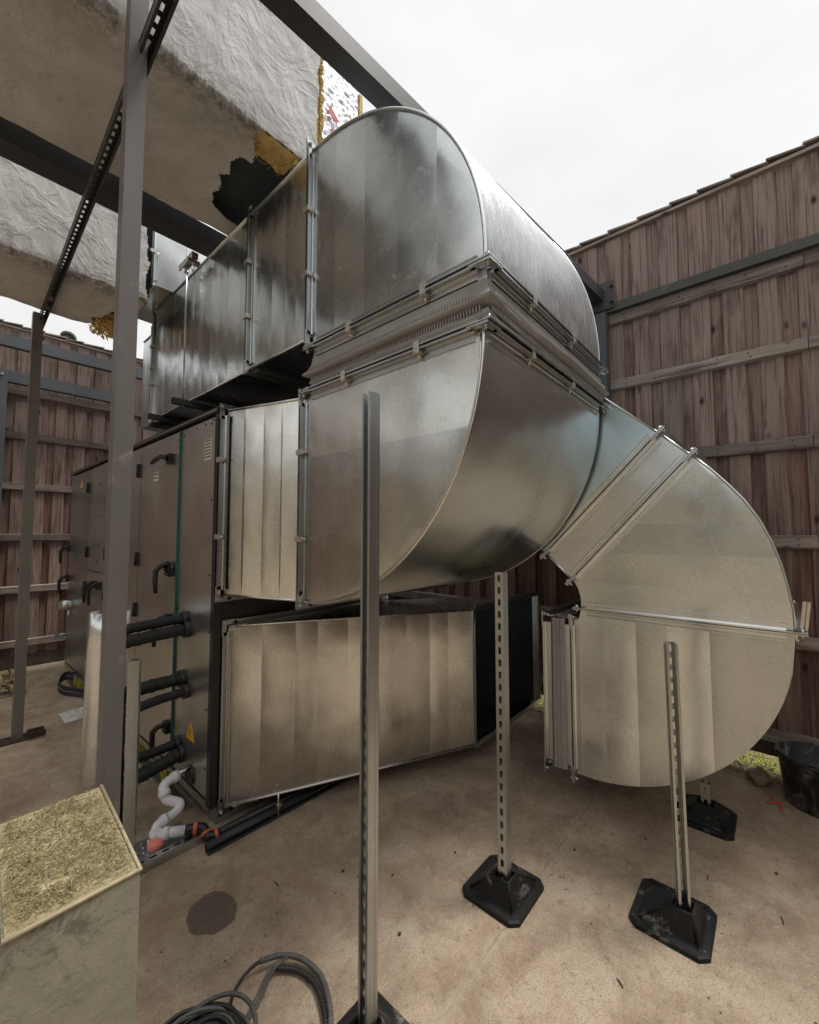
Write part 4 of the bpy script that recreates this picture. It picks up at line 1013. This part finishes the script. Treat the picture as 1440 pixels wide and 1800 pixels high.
for k in range(110):       # ragged tufts on the end of the side wool
    z_ = rr.uniform(3.60, 4.38); b.cur = rr.random(); b.obox((1.345, 1.858, z_), (rr.uniform(.004, .022), rr.uniform(-.01, .01), rr.uniform(-.02, .02)), (0, rr.uniform(.006, .015), 0), (rr.uniform(-.01, .01), 0, rr.uniform(.006, .02)))
obj('mineral_wool', b, M['mustard'], root)
b = MB(); b.grid(lambda u, v: (1.352+.29*u+.006*noise.noise(Vector((v*30, u*5, 1))), 1.872+.010*noise.noise(Vector((u*14, v*40, 3))), 3.60+.80*v), 26, 90); obj('foil_facing', b, M['foil'], root)
b = MB()
for pl in ([(1.413, 4.053), (1.477, 4.002), (1.461, 3.972), (1.398, 4.002)], [(1.425, 3.93), (1.475, 3.90), (1.48, 3.84), (1.42, 3.86)]):
    b.prism([(x_, 1.855, z_) for x_, z_ in pl], (0, .003, 0))
obj('red_tape', b, M['red'], root)
b = MB(); b.box(1.645, 1.668, 1.862, 1.91, 3.58, ZT-.1); obj('wool_end', b, M['mustard'], root)
flange(root, [(1.70, 1.92, 3.63), (1.70, 2.64, 3.63), (1.70, 2.64, ZT-.06), (1.70, 1.92, ZT-.06)], (-1, 0, 0), mat=M['strut'], bolts=False)
root = thing('insulated_duct', 'rear overhead duct in whitish canvas, low over the yard with a frayed torn end', 'insulated duct', (-.3, 3.9, 3.32))
hole2 = [(.76, 4.45), (.735, 4.3), (.80, 4.2), (.75, 4.1), (.82, 4.05), (.85, 3.9), (.96, 3.80), (1.2, 3.7), (1.2, 4.5)]
wrapped_duct(root, -1.8, 1.0, 3.53, 4.29, 3.32, 4.45, [hole2], 8, .03)
b = MB(); b.box(-1.8, 1.02, 3.60, 4.22, 3.40, 4.40); obj('sheet_metal_core', b, M['core'], root)
b = MB(); b.grid(lambda u, v: (.74+.28*u, 3.58+.68*v, 3.365-.02*abs(noise.noise(Vector((u*8, v*14, 3))))), 40, 80, True, lambda u, v: noise.noise(Vector((u*5, v*8, 1.5))) > -.12)
for k in range(420):
    x_ = rr.uniform(.73, .98); y_ = rr.uniform(4.05, 4.33); p = Vector((x_, y_, rr.uniform(3.27, 3.34))); b.cur = rr.random()
    b.obox(p+Vector((.05, 0, 0)), (rr.uniform(.005, .028), rr.uniform(-.012, .012), rr.uniform(-.03, .0)), (rr.uniform(-.012, .012), rr.uniform(.006, .02), rr.uniform(-.014, .014)), (0, 0, rr.uniform(.002, .008)))
for k in range(30):
    p = Vector((rr.uniform(.8, 1.0), rr.uniform(3.6, 4.3), 3.34)); pts = [p]
    for s_ in range(4): p = p+Vector((rr.uniform(-.02, .03), rr.uniform(-.02, .03), rr.uniform(-.025, .0))); pts.append(p)
    b.tube(pts, .001, 3)
obj('mineral_wool', b, M['mustard'], root)

# round vent pipe over the far fence
root = thing('vent_pipe', 'short cream round pipe poking over the top of the far fence', 'pipe', (1.05, 7.2, 0))
b = MB(); pts = [(1.03, 6.98, 0), (1.03, 6.98, 4.0)]+[(1.03, 6.98-.10+.10*math.cos(R_(a)), 4.0+.10*math.sin(R_(a))) for a in (20, 45, 65)]+[(1.03, 6.80, 4.115)]
b.tube(pts, .085, 20, cap=False); b.tube([Vector(p) for p in pts[-3:]], .078, 20, cap=False); obj('pipe', b, M['pvc_pipe'], root)
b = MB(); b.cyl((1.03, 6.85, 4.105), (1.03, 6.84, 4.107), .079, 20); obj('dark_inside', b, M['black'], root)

# ------------------------------------------------------------------ foreground wool lined box
root = thing('lined_box', 'grubby grey-faced box with fibrous yellow wool top in the bottom left corner', 'insulated box', (.21, 1.24, 0))
b = MB(); bx0, bx1, by0, by1, bz = .103, .313, 1.03, 1.447, .85
def topf(u, v):
    k = min(1, 10*min(u, 1-u, v, 1-v)); x_ = bx0+.004+(bx1-bx0-.008)*u+.02*v; y_ = by0+.004+(by1-by0-.008)*v
    return (x_, y_, bz-.004+k*(.006+.012*noise.noise(Vector((x_*14, y_*14, 2)))+.006*noise.noise(Vector((x_*45, y_*45, 7)))))
b.grid(topf, 90, 130)
rr = random.Random(21)
for k in range(1100):
    x_ = rr.uniform(bx0+.01, bx1-.01); y_ = rr.uniform(by0+.01, by1-.03); a = rr.uniform(0, 6.28); l_ = rr.uniform(.004, .015); b.cur = rr.random()
    p = Vector((x_+.02*(y_-by0)/(by1-by0), y_, bz+.008)); d_ = Vector((math.cos(a), math.sin(a), 0))*l_; e_ = Vector((-math.sin(a), math.cos(a), 0))*l_*rr.uniform(-.5, .5)
    b.tube([p-d_, p-d_*.3+e_+q(0, 0, rr.uniform(.002, .010)), p+d_*.4+e_*.4+q(0, 0, rr.uniform(0, .008)), p+d_], .0007, 3)
obj('wool_top', b, M['wool'], root)
b = MB()
b.prism([(bx0, by0, 0), (bx1, by0, 0), (bx1+.022, by1, 0), (bx0+.022, by1, 0)], (0, 0, bz-.006)); obj('grey_facing', b, M['boxskin'], root)
b = MB(); b.tube([(bx0, by0-.001, bz-.004), (bx1, by0-.001, bz-.004), (bx1+.022, by1, bz-.004)], .0045, 6); obj('top_trim', b, M['cable_tan'], root)
# strut bracket frame behind the box
root = thing('strut_bracket', 'upright slotted strut with two cross arms standing between the wool-topped box and thick post', 'strut frame', (.57, 2.02, 0))
b = MB(); channel(b, (.572, 2.02, 0), (.567, 2.02, 1.03), (-1, .5, 0)); obj('upright', b, M['strut'], root)
b = MB(); channel(b, (-.2, 1.762, .45), (.478, 1.742, .45), (0, -.2, -1), slots=False); b.cyl((.46, 1.71, .45), (.51, 1.70, .45), .006, 6); b.cyl((.488, 1.703, .45), (.497, 1.701, .45), .013, 6); obj('arm', b, M['strut'], root)
b = MB(); channel(b, (-.1, 2.10, .455), (.50, 2.085, .455), (0, -.2, -1), slots=False); b.cyl((.49, 2.05, .45), (.54, 2.045, .45), .006, 6); b.cyl((.515, 2.047, .45), (.524, 2.046, .45), .013, 6); obj('arm', b, M['strut'], root)
# curved offcut of galvanised sheet
b = MB(); cxx, cyy = .70, 3.03; pr = []
for k in range(26):
    a = R_(110+k*10); pr.append((cxx+.105*math.cos(a), cyy+.085*math.sin(a)))
b.grid(lambda u, v: (pr[min(25, int(u*25+.001))][0]+.012*v, pr[min(25, int(u*25+.001))][1], 1.09*v), 25, 8)
sh = single('sheet_offcut', b, M['galv_dark'], 'curled galvanised sheet stood on end just left of the thick post', 'metal sheet', (cxx, cyy, 0))
so_ = sh.modifiers.new('thick', 'SOLIDIFY'); so_.thickness = .002

# ------------------------------------------------------------------ cable coils
def coil(name, label, cx, cy, loops, mat, seed, zoff=0):
    rr = random.Random(seed); b = MB()
    for k in range(loops):
        rx = rr.uniform(.085, .135); ry = rx*rr.uniform(.85, 1.05); ox, oy = rr.uniform(-.02, .02), rr.uniform(-.02, .02); z0 = .008+zoff+rr.uniform(0, .06); ph = rr.uniform(0, 6)
        pts = [(cx+ox+rx*math.cos(a), cy+oy+ry*math.sin(a), z0+.010*math.sin(2*a+ph)) for a in [2*math.pi*i/48 for i in range(48)]]
        b.tube(pts, rr.choice((.0035, .005, .0065)), 8, closed=True)
    return single(name, b, mat, label, 'cable coil', (cx, cy, 0))
CX, CY = .55, 1.295
coil('cable_coil', 'heap of black cable loops on the concrete beside the wool-topped box', CX, CY, 22, M['cable'], 2)
coil('cable_coil', 'thin grey wires coiled in with the heap of black cable', CX+.015, CY-.005, 9, M['cable_grey'], 6, .012)
b = MB(); rr = random.Random(12)
for k in range(5):
    pts = [(CX-.07+.13*math.sin(u*2.6+k*.2)*.8, CY-.10+.15*u+.012*k, .05+.02*math.sin(u*3)) for u in [i/14 for i in range(15)]]; b.tube(smooth(pts, 2), .0028, 6)
single('wire_bundle', b, M['cable_tan'], 'pale tan wire tails lying on top of the black cable heap', 'wires', (CX, CY, 0))
hz = [(.60, 1.20, .03), (.645, 1.30, .035), (.70, 1.39, .032), (.76, 1.425, .036), (.82, 1.425, .040), (.88, 1.395, .036), (.925, 1.345, .028), (.945, 1.28, .02), (.94, 1.22, .02), (.90, 1.13, .02), (.84, 1.06, .02)]
b = MB(); b.tube(smooth(hz[:6], 8), .0055, 8); 
single('cable_loop', b, M['cable'], 'single black cable arching up out of the heap into the ribbed hose', 'cable', (.7, 1.3, 0))
b = MB(); P = smooth(hz[4:], 26); b.tube(P, [.0080+(.0016 if (i % 3) else -.001) for i in range(len(P))], 10)
single('ribbed_hose', b, M['cable_grey'], 'grey ribbed conduit hose curving down to the bottom edge of the picture', 'hose', (.93, 1.25, 0))
b = MB(); P = smooth([(x_-.028, y_-.012, max(.016, z_-.015)) for x_, y_, z_ in hz[5:]], 26); b.tube(P, [.0072+(.0016 if (i % 3) else -.001) for i in range(len(P))], 10)
single('ribbed_hose', b, M['cable'], 'darker ribbed conduit hose lying inside the bend of the grey one', 'hose', (.9, 1.25, 0))
for k, (dz, dy) in enumerate(((.0, -.035), (-.004, -.055), (.0, -.075))):
    b = MB(); b.tube(smooth([(.63, 1.27-.02*k, .02), (.70, 1.32+dy*.3, .02), (.77, 1.37+dy*.6, .025), (.84, 1.40+dy*.4, .03), (.90, 1.37, .035)], 8), .0035, 6)
    single('thin_wire', b, M['cable_grey'], ['upper of three thin wires strung between cable heap and hose', 'middle of three thin wires strung between cable heap and hose', 'lowest of three thin wires strung between cable heap and hose'][k], 'wire', (.8, 1.4, 0))

# ------------------------------------------------------------------ tub, stone, ground bits
root = thing('builders_tub', 'black rubber builders tub smeared with mortar against the right fence', 'bucket', (3.385, -.135, 0))
b = MB(); b.lathe((3.385, -.135, 0), [(0, .004), (.135, .004), (.145, .012), (.172, .26), (.184, .262), (.186, .275), (.176, .280), (.166, .275), (.150, .10), (.0, .10)], 40); obj('tub_body', b, M['tub'], root)
b = MB(); b.tube([(3.385+.186*math.cos(a), -.135+.186*math.sin(a)*.98, .275+.0*a) for a in (R_(80), R_(82))]+[(3.39, .03, .262), (3.33, -.05, .24), (3.26, -.12, .262), (3.20, -.16, .275)], .004, 6); obj('handle', b, M['strut'], root)
b = MB()
def stonef(u, v):
    th, ph = u*2*math.pi, (v-.5)*math.pi; p = Vector((math.cos(ph)*math.cos(th), math.cos(ph)*math.sin(th), math.sin(ph)))
    r = .8+.35*noise.noise(p*1.6)+.15*noise.noise(p*4)
    return (3.47+.085*p.x*r, .125+.07*p.y*r, max(.0, .035+.055*p.z*r))
b.grid(stonef, 26, 16); single('stone', b, M['stone'], 'brown lump of stone on the concrete edge by the black tub', 'stone', (3.47, .125, 0))
b = MB(); rr = random.Random(31)
b.prism([(3.22, .085, .003), (3.235, .095, .003), (3.29, .045, .003), (3.27, .035, .003)], (0, 0, .003)); b.prism([(3.285, .05, .004), (3.31, .085, .004), (3.325, .07, .004), (3.295, .03, .004)], (0, 0, .003)); b.prism([(3.19, .02, .003), (3.22, .035, .003), (3.30, .04, .004), (3.29, .02, .004)], (0, 0, .003))
single('red_tape_scrap', b, M['red'], 'torn scrap of red tape on the concrete beside the black tub', 'tape', (3.27, .05, 0))
b = MB()
b.grid(lambda u, v: (3.50+.5*u, -.4+2.4*v, -.001+.018*u+.012*noise.noise(Vector((u*9, v*40, 1)))*u), 10, 90); struct('soil_strip', b, M['soil'])
def tufts(x0, x1, y0, y1, n, zs_, sz, seed, zb=.01):
    rr = random.Random(seed); b = MB()
    for k in range(n):
        x_, y_ = rr.uniform(x0, x1), rr.uniform(y0, y1); b.cur = rr.random(); a = rr.uniform(0, 6.28); s_ = rr.uniform(.4, 1)*sz; z_ = zb+rr.uniform(0, zs_)
        t1 = Vector((math.cos(a), math.sin(a), rr.uniform(-.4, .9)))*s_; t2 = Vector((-math.sin(a), math.cos(a), rr.uniform(-.3, .5)))*s_*.5
        p = Vector((x_, y_, z_)); b.add([p, p+t1*.6+t2, p+t1*1.4, p+t1*.6-t2], [(0, 1, 2, 3)])
    return b
struct('moss_ground_cover', tufts(3.50, 3.85, -.35, 1.9, 9000, .055, .013, 5), M['moss'], 'stuff')
struct('leaf_litter', tufts(3.44, 3.58, -.3, 1.9, 1400, .012, .016, 6, .004), M['leaf_litter'], 'stuff')
b = MB(); b.grid(lambda u, v: (-1.2+1.85*u, 5.55+.95*v, .004+.02*min(1, 6*min(u, 1-u, v, 1-v))+.015*noise.noise(Vector((u*9, v*9, 1)))*min(1, 6*min(u, 1-u, v, 1-v))), 40, 30)
struct('grass_patch_soil', b, M['soil'])
struct('grass_clippings', tufts(-1.2, .62, 5.6, 6.45, 6000, .03, .03, 8, .02), M['leaf_litter'], 'stuff')
# strap, rag
b = MB(); P = smooth([(1.02, 5.45, .06), (.93, 5.50, .09), (.86, 5.42, .05), (.86, 5.25, .03), (.93, 5.10, .02), (.99, 4.98, .02)], 6)
for off in (0, .035):
    pts = [p+Vector((off*.4, off, off)) for p in P]
    for i in range(len(pts)-1): b.obox(pts[i]-Vector((0, .0, .022)), pts[i+1]-pts[i], (.003, .002, 0), (0, 0, .04))
single('lifting_strap', b, M['purple'], 'dark purple lifting strap looped on the concrete at the unit corner', 'strap', (.92, 5.2, 0))
b = MB()
b.grid(lambda u, v: (.76+.19*u, 4.42+.28*v+.04*u, .006+.035*abs(noise.noise(Vector((u*4, v*4, 2))))*min(1, 6*min(u, 1-u, v, 1-v))), 24, 24)
single('white_rag', b, M['rag'], 'crumpled white rag on the concrete left of the plant unit', 'rag', (.85, 4.55, 0))
# crumbs and twigs scattered on the slab
rr = random.Random(77)
spots = [(1.434, 1.363), (1.059, 1.72), (1.733, 1.227), (2.135, .796), (1.623, .458), (2.362, .282), (2.305, .034), (1.30, 1.55), (2.6, .05), (1.9, -.05), (1.25, 1.15), (2.45, .55)]
for k, (x_, y_) in enumerate(spots):
    b = MB(); a = rr.uniform(0, 6.28)
    if k in (1, 4, 5, 6, 9):
        l_ = rr.uniform(.010, .02); p = Vector((x_, y_, .004)); dv = Vector((math.cos(a), math.sin(a), 0))*l_
        b.tube([p-dv, p+Vector((dv.y, -dv.x, 0))*.15, p+dv], [.0018, .0028, .0015], 6); nm, mt, ct = 'twig', M['bark'], 'twig'
    else:
        s_ = rr.uniform(.005, .009)
        b.grid(lambda u, v: (x_+s_*math.cos(u*6.283)*math.sin(v*3.1416)*(1+.4*noise.noise(Vector((u*3, v*3, k)))), y_+s_*.8*math.sin(u*6.283)*math.sin(v*3.1416), max(0, .004+s_*.6*math.cos(v*3.1416))), 10, 6); nm, mt, ct = 'dirt_crumb', M['dirt'], 'debris'
    o_ = single(nm, b, mt, 'tmp', ct, (x_, y_, 0), 'bits of debris scattered on the concrete')
    o_['label'] = ['dark crumb on the concrete left of the slotted stand', 'short twig on the concrete right of the damp patch', 'small crumb between tall foreground stand and slotted stand', 'dark clod near the cast joint between two stands', 'bent twig on the concrete in front, left of the foot below the free-standing elbow', 'twig just behind the foot of the stand before the free-standing elbow', 'brown twig on the concrete at right, away from the stands', 'crumb up near the shadow of the slanting duct', 'pale-edged crumb right of the hidden rubber foot', 'twig low at the right of the foreground slab', 'crumb beside the ribbed hose bend', 'crumb between the two right stands'][k]
# strut stub on the front flange of the right duct
single('strut_offcut', mbp, M['bright'], 'bright stub of channel upright at the outer corner of the horizontal flange', 'strut offcut', (2.45, -.08, 1.145))
